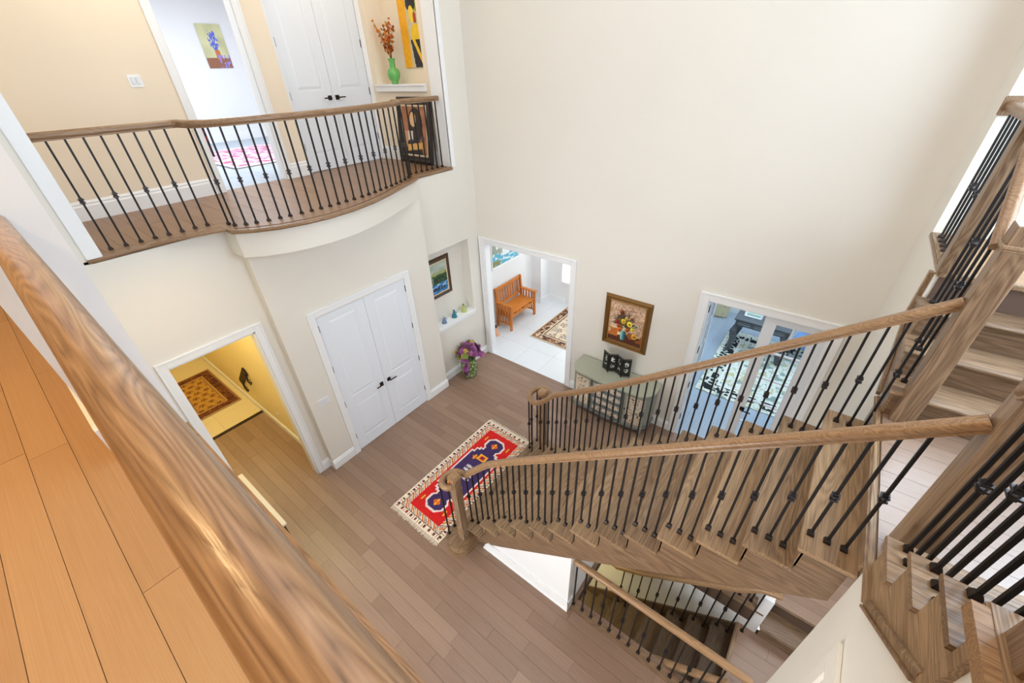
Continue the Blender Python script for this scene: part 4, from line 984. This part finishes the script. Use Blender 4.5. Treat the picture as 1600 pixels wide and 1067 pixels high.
def abstract_brown(U, V):
    im = rgb(U, (168, 112, 76)) + (vn(U, V, 6, 8, 1)[..., None] - 0.5) * 30
    put(im, (V < 0.5) & (U < 0.3), (196, 150, 110)); put(im, ((U - 0.55) / 0.3) ** 2 + ((V - 0.62) / 0.36) ** 2 < 1, (52, 36, 30)); put(im, ((U - 0.45) / 0.13) ** 2 + ((V - 0.74) / 0.15) ** 2 < 1, (226, 184, 136))
    put(im, (np.abs(U - 0.45) < 0.34 - 0.5 * (V - 0.1)) & (V < 0.5), (44, 38, 38)); put(im, (np.abs(U - 0.32) < 0.1) & (np.abs(V - 0.40) < 0.1), (222, 210, 196)); put(im, (np.abs(V - 0.16 - 0.1 * (U - 0.4)) < 0.07) & (np.abs(U - 0.5) < 0.32), (224, 176, 96))
    return im
picture('framed_picture', 'black framed abstract brown picture leaning on the balcony floor behind the rail', 'painting', (-0.67, -0.53, F2 + 0.475), 0, 0.80, 0.92, 0.105, mat('black_brown_frame', srgb(46, 34, 28), 0.4), abstract_brown, 56, 70, liner=(0.022, M_CREAMF), tilt=math.radians(-7))

def blueflow(U, V):
    im = rgb(U, (206, 206, 160)) + (vn(U, V, 5, 5, 1)[..., None] - 0.5) * 30
    put(im, V < 0.25, (150, 100, 76)); put(im, (np.abs(U - 0.55) < 0.1) & (V > 0.2) & (V < 0.42), (200, 120, 80))
    m = (((U - 0.52) / 0.2) ** 2 + ((V - 0.65) / 0.24) ** 2 < 1) & (vn(U, V, 22, 22, 2) > 0.42); put(im, m, (96, 110, 210)); put(im, (U > 0.5) & (V < 0.3) & (vn(U, V, 18, 18, 4) > 0.5), (150, 140, 220))
    return im
picture('canvas_painting', 'small unframed canvas of blue flowers on the pale bedroom wall upstairs', 'painting', (-7.195, -0.40, 5.62), PI / 2, 0.50, 0.80, 0.0, None, blueflow, 40, 50)

# ---- bench
M_BEN = wood('honey_oak_bench', srgb(160, 86, 26), srgb(206, 124, 46), srgb(230, 154, 70), 1, 1.4, 0.35, 0.1)
M_BENZ = wood('honey_oak_bench_z', srgb(148, 78, 24), srgb(196, 112, 40), srgb(222, 144, 62), 2, 1.4, 0.35, 0.1)
t = thing('slatted_bench', 'honey oak slatted bench with arms and small drawers against the entry wall', 'bench', (-0.26, 1.38, 0))
for sy in (-1, 1):
    y = sy * 0.455
    MB().box(0.17, 0.22, y - 0.025, y + 0.025, 0, 0.62).build('leg', M_BENZ, t, bevel=0.004, local=True)
    MB().prism([(-0.17, 0), (-0.22, 0), (-0.22, 0.5), (-0.25, 0.95), (-0.20, 0.95), (-0.17, 0.5)], 1, y - 0.025, y + 0.025).build('leg', M_BENZ, t, bevel=0.004, local=True)
    MB().box(-0.22, 0.25, y - 0.045, y + 0.045, 0.62, 0.645).build('armrest', M_BEN, t, bevel=0.006, local=True)
    MB().box(-0.18, 0.18, y - 0.014, y + 0.014, 0.12, 0.16).build('side_rail', M_BEN, t, local=True)
    for i in range(4): MB().box(-0.12 + 0.08 * i - 0.018, -0.12 + 0.08 * i + 0.018, y - 0.008, y + 0.008, 0.16, 0.62).build('slat', M_BENZ, t, local=True)
MB().box(-0.20, 0.21, -0.43, 0.43, 0.43, 0.455).build('seat', M_BEN, t, bevel=0.006, local=True)
o = MB().box(-0.18, 0.185, -0.43, 0.43, 0.30, 0.43).build('drawer_box', M_BEN, t, local=True)
for i in range(3):
    y = -0.285 + 0.285 * i
    q = MB().box(0.185, 0.198, y - 0.13, y + 0.13, 0.315, 0.42).build('drawer', M_BEN, t, bevel=0.004, local=True)
    MB().box(0.198, 0.204, y - 0.05, y + 0.05, 0.395, 0.412).build('finger_pull', M_BRONZE, q, local=True)
MB().box(-0.25, -0.215, -0.43, 0.43, 0.87, 0.94).build('top_rail', M_BEN, t, bevel=0.004, local=True)
MB().box(-0.235, -0.205, -0.43, 0.43, 0.50, 0.54).build('lower_rail', M_BEN, t, local=True)
for i in range(9): MB().prism([(-0.228, 0.53), (-0.215, 0.53), (-0.232, 0.88), (-0.245, 0.88)], 1, -0.375 + 0.094 * i - 0.02, -0.375 + 0.094 * i + 0.02).build('slat', M_BENZ, t, local=True)
# ornament beside the doorway
t = thing('cone_ornament', 'small peach cone ornament with a dark tip on the entry floor', 'ornament', (-0.25, 0.60, 0))
MB().lathe([(0.085, 0), (0.075, 0.02), (0.03, 0.17), (0.02, 0.19)], seg=14).build('body', mat('peach_clay', srgb(232, 176, 138), 0.7), t, local=True, smooth=True)
MB().lathe([(0.022, 0.185), (0.034, 0.21), (0.028, 0.24), (0.008, 0.26)], seg=12).build('tip', mat('dark_clay', srgb(84, 60, 46), 0.7), t, local=True, smooth=True)

# ---- floral carpets
def carpet(base, border, mot, scale=7.0, bw=0.14, seed=3, aspect=1.0, line=(150, 116, 90)):
    def fn(U, V):
        im = rgb(U, base); e = np.minimum(np.minimum(U, 1 - U) / 1.0, np.minimum(V, 1 - V) * aspect)
        X = U * scale; Y = V * scale * aspect
        a = vn(U, V, scale * 3.1, scale * 3.1 * aspect, seed); b = vn(U, V, scale * 4.3, scale * 4.3 * aspect, seed + 1)
        rx, ry = (X % 1) - 0.5, ((Y + 0.5 * (np.floor(X) % 2)) % 1) - 0.5; r = np.hypot(rx, ry); th = np.arctan2(ry, rx)
        put(im, (r < 0.30 + 0.07 * np.cos(5 * th)) & (r > 0.20), mot[0]); put(im, r < 0.13 + 0.03 * np.cos(6 * th), mot[1]); put(im, (np.abs(a - 0.5) < 0.05) & (r > 0.3), mot[2])
        bb_ = e < bw; put(im, bb_, border); put(im, bb_ & (np.abs(b - 0.5) < 0.10), mot[3]); put(im, bb_ & (a > 0.66), mot[4])
        put(im, (np.abs(e - bw) < 0.008) | (np.abs(e - 0.018) < 0.008), line); put(im, e < 0.01, base); put(im, (e > bw * 0.82) & (e < bw * 0.93), base)
        return im * (0.92 + 0.1 * vn(U, V, 55, 55, 9)[..., None])
    return fn
def rug(name, label, loc, w, h, fn, nu, nv, rz=0):
    t = thing(name, label, 'rug', loc, rz)
    MB().box(-w / 2, w / 2, -h / 2, h / 2, 0, 0.009).build('rug_backing', mat('rug_back', srgb(190, 176, 150), 0.95), t, local=True)
    canvas('pile', w, h, nu, nv, fn, M_WEAVE, t, (0, 0, 0.0105)); return t
rug('area_rug', 'beige floral rug with a rust brown border on the white entry tile', (1.50, 1.83, 0.002), 2.20, 1.70, carpet((232, 220, 196), (150, 104, 76), [(176, 130, 104), (150, 160, 170), (196, 168, 136), (226, 204, 170), (92, 62, 52)], 8, 0.11, 3, 0.78), 170, 140)
def study_rug(U, V):
    asp = 1.42; im = rgb(U, (236, 236, 224)); e = np.minimum(np.minimum(U, 1 - U), np.minimum(V, 1 - V) * asp)
    a = vn(U, V, 24, 34, 2); b = vn(U, V, 17, 24, 3); c = vn(U, V, 30, 42, 5)
    put(im, (np.abs(a - 0.5) < 0.07), (196, 200, 180)); put(im, b > 0.74, (150, 168, 160)); put(im, (c > 0.78), (214, 204, 150))
    bd_ = (e > 0.045) & (e < 0.17); put(im, bd_, (34, 36, 38)); put(im, bd_ & ((np.abs(b - 0.5) < 0.12) | (a > 0.70)), (226, 228, 214))
    put(im, (e > 0.17) & (e < 0.195), (240, 240, 230))
    return im
rug('area_rug', 'cream rug with a black scrolling floral border on the study floor', (4.78, 2.52, 0.002), 1.72, 2.44, study_rug, 130, 180)
rug('area_rug', 'golden floral rug with a dark brown border on the lower hall tile', (-3.55, -4.30, 0.013), 1.58, 0.84, carpet((196, 150, 66), (104, 56, 30), [(120, 70, 34), (96, 50, 30), (168, 120, 56), (140, 86, 40), (84, 44, 26)], 10, 0.13, 8, 0.53), 130, 70)
def pink_rug(U, V):
    im = rgb(U, (206, 150, 176)); a = vn(U, V, 30, 24, 1); put(im, a > 0.6, (226, 196, 206)); put(im, a < 0.3, (176, 96, 130)); e = np.minimum(U, 1 - U) * 1.3; e = np.minimum(e, np.minimum(V, 1 - V))
    put(im, e < 0.07, (222, 212, 216)); put(im, e < 0.018, (52, 62, 120)); return im
rug('area_rug', 'pink patterned rug with a navy edge on the pale bedroom floor', (-4.45, -1.50, F2 + 0.002), 2.65, 1.75, pink_rug, 90, 60)

# ---- painted sideboard
M_SAGE = paint('sage_grey_paint', srgb(156, 161, 150), 0.45); M_SAGET = paint('sage_top_paint', srgb(168, 172, 154), 0.4); M_SAGED = paint('slate_paint', srgb(128, 136, 136), 0.45)
t = thing('painted_sideboard', 'sage grey painted sideboard with cream floral doors and a curved front by the back wall', 'cabinet', (2.97, -0.02, 0))
def serp(w, d, bul, n=24):
    P = [(-w / 2, 0)]
    for i in range(n + 1):
        u = -1 + 2 * i / n; a = abs(u)
        y = d * (0.62 + 0.38 * min(1, (1 - a) / 0.22) ** 0.7) if a > 0.78 else d + bul * math.cos(u / 0.78 * PI) * 0.5 + bul * 0.5
        P.append((u * w / 2, -y))
    return P + [(w / 2, 0)]
MB().prism(serp(1.40, 0.48, 0.035)[::-1], 2, 0.835, 0.865).build('top', M_SAGET, t, bevel=0.007, seg=2, local=True)
MB().prism(serp(1.30, 0.40, 0.03)[::-1], 2, 0.14, 0.835).build('body', M_SAGE, t, local=True)
MB().prism(serp(1.33, 0.42, 0.03)[::-1], 2, 0.10, 0.16).build('plinth_rail', M_SAGED, t, bevel=0.005, local=True)
for sx in (-1, 1):
    for y in (-0.06, -0.36): MB().lathe([(0.018, 0), (0.028, 0.05), (0.034, 0.11)], (sx * 0.58, y, 0), 10).build('leg', M_SAGE, t, local=True, smooth=True)
def cream_panel(fx_=1.0, seed=1):
    def fn(U, V):
        im = rgb(U, (226, 212, 190)); x = np.minimum(U, 1 - U); y = np.minimum(V, 1 - V)
        a = vn(U, V, 9, 16, seed); m = (np.abs(a - 0.5) < 0.035) & (x > 0.1) & (y > 0.06); put(im, m, (110, 92, 76))
        put(im, (vn(U, V, 12, 20, seed + 5) > 0.83) & (x > 0.1), (120, 110, 84)); put(im, (x < 0.05) | (y < 0.03), (150, 144, 128)); return im
    return fn
for sx in (-1, 1):
    dd = MB().box(-0.165, 0.165, -0.012, 0, -0.33, 0.33).build('door', M_SAGE, t, bevel=0.005, local=True); dd.location = (sx * 0.455, -0.415, 0.49); dd.rotation_euler = (0, 0, sx * 0.10)
    canvas('door_panel', 0.27, 0.58, 26, 56, cream_panel(1, 3 + sx), M_PRINT, dd, (0, -0.0135, 0), 'xz')
    MB().ball((-sx * 0.14, -0.022, 0.0), 0.013).build('knob', M_BRONZE, dd, local=True)
for i in range(4):
    z = 0.235 + 0.155 * i
    dr = MB().box(-0.27, 0.27, -0.012, 0, -0.068, 0.068).build('drawer', M_SAGED, t, bevel=0.005, local=True); dr.location = (0, -0.437, z + 0.02)
    def cart(U, V):
        im = rgb(U, (136, 142, 138)); m = np.abs(V - 0.5) < 0.36 - 0.07 * np.cos(U * 4 * PI) ; m &= (U > 0.04) & (U < 0.96); put(im, m, (226, 214, 194)); put(im, m & (np.abs(vn(U, V, 26, 5, 3 + i) - 0.5) < 0.06), (120, 104, 88)); return im
    canvas('drawer_panel', 0.50, 0.11, 60, 14, cart, M_PRINT, dr, (0, -0.0135, 0), 'xz')
    for sx in (-1, 1): MB().ball((sx * 0.12, -0.02, 0), 0.009).build('knob', M_BRONZE, dr, local=True)
# folding screen
t = thing('folding_screen', 'small black lacquer folding screen with white carved flowers on the sideboard', 'screen', (2.95, -0.20, 0.866))
pts = [(-0.235, 0.03), (-0.115, -0.035), (0.0, 0.03), (0.115, -0.035), (0.235, 0.03)]
def scr(seed):
    def fn(U, V):
        im = rgb(U, (26, 26, 26)); m = (vn(U, V, 9, 20, seed) > 0.62) & (np.abs(U - 0.5) < 0.3) & (((V > 0.55) & (V < 0.88)) | ((V > 0.2) & (V < 0.42))); put(im, m, (222, 226, 216)); return im
    return fn
for i in range(4):
    a, b = Vector((*pts[i], 0)), Vector((*pts[i + 1], 0)); L = (b - a).length; an = math.atan2(b.y - a.y, b.x - a.x)
    p = MB().box(-L / 2, L / 2, -0.005, 0.005, 0.025, 0.35).box(-L / 2, -L / 2 + 0.012, -0.006, 0.006, 0, 0.36).box(L / 2 - 0.012, L / 2, -0.006, 0.006, 0, 0.36).build('screen_panel', M_BLACK, t, local=True)
    p.location = ((a + b) / 2); p.rotation_euler = (0, 0, an)
    canvas('inlay', L - 0.03, 0.30, 14, 40, scr(i + 2), M_PRINT, p, (0, -0.0065, 0.19), 'xz')
    MB().box(-L / 2, L / 2, -0.007, 0.007, 0.345, 0.36).box(-L / 2, L / 2, -0.007, 0.007, 0.02, 0.03).build('rail', mat('screen_edge', srgb(96, 92, 84), 0.5), p, local=True)['kind'] = 'stuff'

# ---- flowers
def bloom_mesh(r, col, petals=9, name='bloom'):
    mb = MB()
    for ring, (n, rr, lift) in enumerate(((petals, r, 0.1), (petals - 2, r * 0.72, 0.5), (5, r * 0.4, 0.9))):
        for i in range(n):
            a = 2 * PI * i / n + ring * 0.4; c, s = math.cos(a), math.sin(a); w = rr * 0.42; z = r * lift * 0.6
            mb.add([(0, 0, z - r * 0.2), (c * rr * 0.6 - s * w, s * rr * 0.6 + c * w, z), (c * rr, s * rr, z + r * 0.12 * lift), (c * rr * 0.6 + s * w, s * rr * 0.6 - c * w, z)], [(0, 1, 2, 3)])
    mb.ball((0, 0, r * 0.3), r * 0.25, 6, 4)
    return mb.mesh(name, mat(name + '_petals', col, 0.8))
PUR = bloom_mesh(0.080, srgb(150, 84, 140)); MAG = bloom_mesh(0.072, srgb(176, 110, 150)); DPU = bloom_mesh(0.064, srgb(112, 54, 92)); YEL = bloom_mesh(0.062, srgb(226, 196, 84)); GRN = bloom_mesh(0.066, srgb(132, 150, 66))
LEAF = MB().add([(0, 0, 0), (0.03, 0.018, 0.03), (0.085, 0, 0.05), (0.03, -0.018, 0.03)], [(0, 1, 2, 3)]).mesh('leaf', mat('leaf_green', srgb(96, 122, 52), 0.7))
def aim(o, d): o.rotation_euler = Vector(d).to_track_quat('Z', 'Y').to_euler()
t = thing('flower_vase', 'leafy green glass vase of purple and yellow flowers on the foyer floor', 'vase', (0.235, -0.81, 0))
_g = mat('mottled_green_glass', srgb(150, 168, 120), 0.2); nn = N(_g, 'ShaderNodeTexVoronoi'); nn.inputs['Scale'].default_value = 24; cr = N(_g, 'ShaderNodeValToRGB')
tc = N(_g, 'ShaderNodeTexCoord'); lk(_g, tc.outputs['Object'], nn.inputs['Vector']); lk(_g, nn.outputs['Distance'], cr.inputs[0]); cr.color_ramp.elements[0].color = (*srgb(196, 206, 170), 1); cr.color_ramp.elements[1].color = (*srgb(84, 110, 52), 1); cr.color_ramp.elements[1].position = 0.6
lk(_g, cr.outputs[0], _g.node_tree.nodes['Principled BSDF'].inputs['Base Color'])
MB().lathe([(0.11, 0), (0.14, 0.02), (0.16, 0.13), (0.155, 0.28), (0.13, 0.37), (0.14, 0.40), (0.128, 0.395), (0.115, 0.36)], seg=24).build('vase_body', _g, t, local=True, smooth=True)
rs = random.Random(5)
for i in range(52):
    th = rs.uniform(0, 2 * PI); ph = rs.uniform(0.05, 1.6); r = rs.uniform(0.17, 0.23)
    d = (math.sin(ph) * math.cos(th), math.sin(ph) * math.sin(th), math.cos(ph))
    m = rs.choice([PUR, PUR, MAG, MAG, DPU, DPU, YEL] if d[1] > -0.6 else [YEL, GRN, GRN, PUR])
    o = inst('bloom', m, t, (d[0] * r * 0.86, d[1] * r * 1.2, 0.50 + d[2] * r * 0.95)); aim(o, d)
for (x, y, z) in ((0.06, -0.14, 0.36), (0.05, -0.17, 0.28), (0.06, -0.19, 0.19), (0.02, 0.24, 0.40), (0.05, 0.30, 0.34)):
    o = inst('bloom', rs.choice([PUR, DPU, MAG]), t, (x + 0.04, y, z)); aim(o, (1, rs.uniform(-0.5, 0.5), 0.5))
for i in range(36):
    th = rs.uniform(0, 2 * PI); ph = rs.uniform(0.2, 1.7); d = (math.sin(ph) * math.cos(th), math.sin(ph) * math.sin(th), math.cos(ph))
    o = inst('leaf', LEAF, t, (d[0] * 0.15, d[1] * 0.2, 0.49 + d[2] * 0.2)); o.rotation_euler = (rs.uniform(-0.5, 0.5), -rs.uniform(0, 1.2), th)
    o.scale = (1.1, 1.1, 1.1)
st_ = MB()
for i in range(10):
    a = i * 0.63; st_.tube([(0.05 * math.cos(a), 0.05 * math.sin(a), 0.1), (0.11 * math.cos(a), 0.11 * math.sin(a), 0.40)], 0.004, 5)
o = st_.build('stems', mat('stem_green', srgb(90, 110, 50), 0.7), t, local=True); o['kind'] = 'stuff'

t = thing('flower_vase', 'bright green ceramic vase of orange blossom sprays in the upper niche', 'vase', (-1.17, -0.36, 4.856))
MB().lathe([(0.045, 0), (0.055, 0.015), (0.05, 0.03), (0.085, 0.08), (0.098, 0.13), (0.085, 0.18), (0.045, 0.215), (0.042, 0.28), (0.056, 0.33), (0.050, 0.33), (0.038, 0.28)], seg=24).build('vase_body', mat('jade_glaze', srgb(104, 178, 96), 0.25), t, local=True, smooth=True)
ORB = bloom_mesh(0.024, srgb(214, 120, 34), 5); YOB = bloom_mesh(0.022, srgb(228, 166, 52), 5); RUB = bloom_mesh(0.022, srgb(150, 66, 30), 5)
for i in range(9):
    th = i * 2.4; lean = 0.05 + 0.11 * ((i * 37 % 10) / 10); h = 0.34 + 0.16 * ((i * 53 % 10) / 10)
    if i == 0: th, lean, h = PI * 1.02, 0.26, 0.48
    a = Vector((0, 0, 0.30)); b = Vector((lean * math.cos(th), lean * math.sin(th) * 0.6, 0.30 + h))
    s_ = MB().tube([a, a.lerp(b, 0.5) + Vector((0, 0, 0.02)), b], 0.003, 5).build('spray_stem', mat('twig_brown', srgb(96, 66, 34), 0.8), t, local=True)
    for j in range(13):
        f = 0.28 + 0.06 * j; p = a.lerp(b, min(1, f)); q = (rs.uniform(-1, 1), rs.uniform(-1, 1), rs.uniform(-0.4, 1))
        o = inst('blossom', rs.choice([ORB, ORB, YOB, RUB]), s_, p + Vector(q) * 0.028); aim(o, q)

# ---- three figurines on the lower sill
def figurine(label, y, c1, c2, h=0.15):
    t = thing('figurine', label, 'figurine', (-0.10, y, NZ0 + 0.005), rs.uniform(-0.4, 0.4), 'small figurines on the lower niche sill')
    k = h / 0.15
    MB().lathe([(0.05 * k, 0), (0.046 * k, 0.02 * k), (0.03 * k, 0.07 * k), (0.016 * k, 0.10 * k), (0.012 * k, 0.112 * k)], seg=14).build('skirt', mat('glaze_' + str(y), c1, 0.3), t, local=True, smooth=True)
    MB().ball((0, 0, 0.128 * k), 0.018 * k, 10, 8).build('head', mat('glaze_head_' + str(y), c2, 0.4), t, local=True, smooth=True)
    for s in (-1, 1): MB().tube([(0, s * 0.014 * k, 0.10 * k), (0.01, s * 0.045 * k, 0.08 * k), (0.02, s * 0.052 * k, 0.05 * k)], 0.010 * k, 7, 0.006 * k).build('arm', mat('glaze_arm_' + str(y) + str(s), c1, 0.3), t, local=True, smooth=True)
    return t
figurine('small blue grey figurine, leftmost on the lower niche sill', -0.98, srgb(116, 140, 172), srgb(190, 196, 204))
figurine('small teal figurine between the two others on the niche sill', -0.72, srgb(24, 118, 134), srgb(20, 92, 110), 0.16)
figurine('small pale yellow green figurine nearest the doorway on the niche sill', -0.46, srgb(176, 188, 110), srgb(110, 126, 60), 0.17)

# ---- study furniture
M_DKD = wood('grey_black_carved_desk', srgb(52, 54, 58), srgb(78, 80, 84), srgb(110, 112, 116), 0, 1.2, 0.35, 0.1)
t = thing('writing_desk', 'dark grey carved writing desk with curved legs on the study rug', 'desk', (4.52, 3.22, 0.013))
MB().box(-0.48, 0.48, -0.36, 0.36, 0.72, 0.75).build('top', M_DKD, t, bevel=0.008, local=True)
MB().box(-0.45, 0.45, -0.33, 0.33, 0.60, 0.72).build('apron', M_DKD, t, bevel=0.004, local=True)
for i in range(3): 
    q = MB().box(-0.43 + 0.29 * i, -0.15 + 0.29 * i, -0.345, -0.33, 0.615, 0.71).build('drawer', M_DKD, t, bevel=0.003, local=True)
    MB().box(-0.40 + 0.29 * i, -0.18 + 0.29 * i, -0.349, -0.345, 0.652, 0.658).box(-0.40 + 0.29 * i, -0.18 + 0.29 * i, -0.349, -0.345, 0.69, 0.694).build('inlay', mat('silver_inlay', srgb(190, 192, 194), 0.4, 0.4), q, local=True)
for sx in (-1, 1):
    for sy in (-1, 1): MB().sweep([(sx * 0.41, sy * 0.30, 0.62), (sx * 0.45, sy * 0.33, 0.48), (sx * 0.41, sy * 0.31, 0.25), (sx * 0.45, sy * 0.34, 0.03), (sx * 0.47, sy * 0.35, 0.0)], [(-0.03, -0.03), (0.03, -0.03), (0.03, 0.03), (-0.03, 0.03)]).build('leg', M_DKD, t, local=True, bevel=0.004)
M_WHT = mat('white_card', srgb(240, 242, 244), 0.5)
t = thing('desk_tray', 'white letter tray on the left of the dark study desk', 'tray', (4.32, 3.22, 0.763)); MB().box(-0.16, 0.16, -0.14, 0.14, 0, 0.012).box(-0.16, -0.148, -0.14, 0.14, 0.012, 0.10).box(0.148, 0.16, -0.14, 0.14, 0.012, 0.10).box(-0.148, 0.148, 0.128, 0.14, 0.012, 0.10).build('tray_shell', M_WHT, t, local=True)
MB().box(-0.12, 0.12, -0.10, 0.10, 0.012, 0.05).build('papers', mat('pale_green_print', srgb(176, 196, 184), 0.6), t, local=True)
t = thing('desk_box', 'pale blue box at the middle of the dark study desk', 'box', (4.74, 3.30, 0.763)); MB().box(-0.10, 0.10, -0.09, 0.09, 0, 0.11).build('box_body', mat('pale_blue_card', srgb(166, 196, 226), 0.6), t, bevel=0.005, local=True); MB().box(-0.105, 0.105, -0.095, 0.095, 0.11, 0.13).build('lid', M_WHT, t, bevel=0.004, local=True)
t = thing('storage_basket', 'cream quilted storage bin standing by the far study wall', 'basket', (3.52, 4.28, 0.002), 0.15)
MB().prism([(-0.20, -0.14), (0.20, -0.14), (0.22, 0.14), (-0.22, 0.14)], 2, 0, 0.42).build('bin_body', paint('cream_canvas', srgb(214, 200, 160), 0.8, 0.3, 30), t, bevel=0.04, seg=3, local=True)
for (x, z) in ((-0.1, 0.3), (0.0, 0.3), (0.1, 0.3), (-0.1, 0.12), (0.1, 0.12)): MB().ball((x, -0.142, z), 0.012).build('button', mat('tan_button', srgb(160, 130, 90), 0.6), t, local=True)
M_BLUV = paint('blue_velvet', srgb(124, 160, 208), 0.85, 0.2)
for (x, y, rz, lab) in ((4.90, 2.90, -0.2, 'blue upholstered chair right beside the dark study desk'), (5.42, 2.18, -0.9, 'blue upholstered chair angled at the right edge of the study rug')):
    t = thing('upholstered_chair', lab, 'chair', (x + 0.45, y + 0.5, 0.0127), rz)
    MB().box(-0.26, 0.26, -0.26, 0.26, 0.30, 0.45).build('seat', M_BLUV, t, bevel=0.04, seg=3, local=True)
    MB().box(-0.26, 0.26, 0.18, 0.28, 0.45, 0.98).build('backrest', M_BLUV, t, bevel=0.04, seg=3, local=True)
    for sx in (-1, 1):
        for sy in (-1, 1): MB().tube([(sx * 0.22, sy * 0.22, 0.0), (sx * 0.21, sy * 0.21, 0.32)], 0.014, 8, 0.022).build('leg', M_DKD, t, local=True)

# ---- lower hall: wall hook, console table
t = thing('wall_sconce', 'tilted black iron wall bracket with two curved arms in the lower hall', 'wall bracket', (-2.25, -3.785, 0.74))
p = MB().prism([(0.30, 0.28), (0.36, 0.20), (-0.27, -0.32), (-0.35, -0.26), (-0.33, -0.20), (0.24, 0.30)], 1, -0.02, 0.0).build('back_plate', M_IRON, t, bevel=0.004, local=True)
for (x, z, dx) in ((0.24, 0.16, 1), (-0.18, -0.20, 1)):
    MB().tube([(x, -0.02, z), (x + 0.14, -0.05, z - 0.06), (x + 0.32, -0.07, z - 0.03), (x + 0.44, -0.08, z + 0.07), (x + 0.42, -0.08, z + 0.13)], 0.018, 8, 0.010).build('arm', M_IRON, t, local=True)
t = thing('console_table', 'cream topped console table with dark legs partly hidden below the near handrail', 'table', (0.59, -4.90, 0))
MB().box(-0.57, 0.57, -0.15, 0.16, 0.82, 0.85).build('top', paint('cream_console', srgb(226, 214, 190), 0.4), t, bevel=0.006, local=True)
MB().box(-0.54, 0.54, -0.13, 0.14, 0.72, 0.82).build('apron', M_DKFR, t, local=True)
for sx in (-1, 1):
    for y in (-0.11, 0.12): MB().box(sx * 0.52 - 0.02, sx * 0.52 + 0.02, y - 0.02, y + 0.02, 0, 0.72).build('leg', M_DKFR, t, local=True)
t = thing('door_stop', 'small black cat shaped door stop on the foyer floor behind the far newel', 'door stop', (2.72, -1.46, 0))
MB().ball((0, 0, 0.05), 0.05, 12, 8, (1.2, 0.8, 1.0)).build('body', M_BLACK, t, local=True, smooth=True)
MB().ball((0.055, 0.0, 0.115), 0.03, 10, 8).build('head', M_BLACK, t, local=True, smooth=True)
for s in (-1, 1): MB().add([(0.05, s * 0.008, 0.135), (0.06, s * 0.026, 0.13), (0.055, s * 0.02, 0.165), (0.045, s * 0.018, 0.135)], [(0, 1, 2), (1, 3, 2), (3, 0, 2)]).build('ear', M_BLACK, t, local=True)
MB().tube([(-0.05, 0, 0.03), (-0.09, 0.01, 0.05), (-0.10, 0.02, 0.10)], 0.008, 7).build('tail', M_BLACK, t, local=True)
t = thing('hanging_scarf', 'dark navy and red patterned scarf hanging just inside the bedroom doorway', 'scarf', (-1.72, -3.09, 4.17))
def scarf(U, V):
    im = rgb(U, (36, 34, 60)); put(im, (vn(U, V, 6, 12, 2) > 0.6), (150, 40, 60)); return im
canvas('cloth', 0.10, 0.38, 10, 30, scarf, M_WEAVE, t, (0, -0.0, 0.19), 'xz', rz=PI / 2)
MB().box(-0.012, -0.002, -0.05, 0.05, 0.0, 0.38).build('backing_cloth', mat('navy_cloth', srgb(36, 34, 60), 0.9), t, local=True)

# ---- plates and vents
def plate(name, label, cat, loc, rz, w, h, n):
    t = thing(name, label, cat, loc, rz)
    MB().box(-w / 2, w / 2, -0.006, 0, -h / 2, h / 2).build('plate', M_TRIM, t, bevel=0.002, local=True)
    for i in range(n):
        x = (i - (n - 1) / 2) * 0.046; MB().box(x - 0.015, x + 0.015, -0.010, -0.006, -0.032, 0.032).build('rocker', M_DOOR, t, bevel=0.002, local=True)
plate('light_switch', 'white triple light switch left of the lower closet doors', 'switch', (0.131, -3.54, 1.24), PI / 2, 0.165, 0.115, 3)
plate('light_switch', 'white double light switch on the warm upper hall wall', 'switch', (-1.559, -3.56, 5.02), PI / 2, 0.12, 0.115, 2)
plate('wall_outlet', 'white outlet cover low on the cream wall beneath the sconce in the lower hall', 'outlet', (-1.3, -3.781, 0.35), 0, 0.075, 0.115, 1)
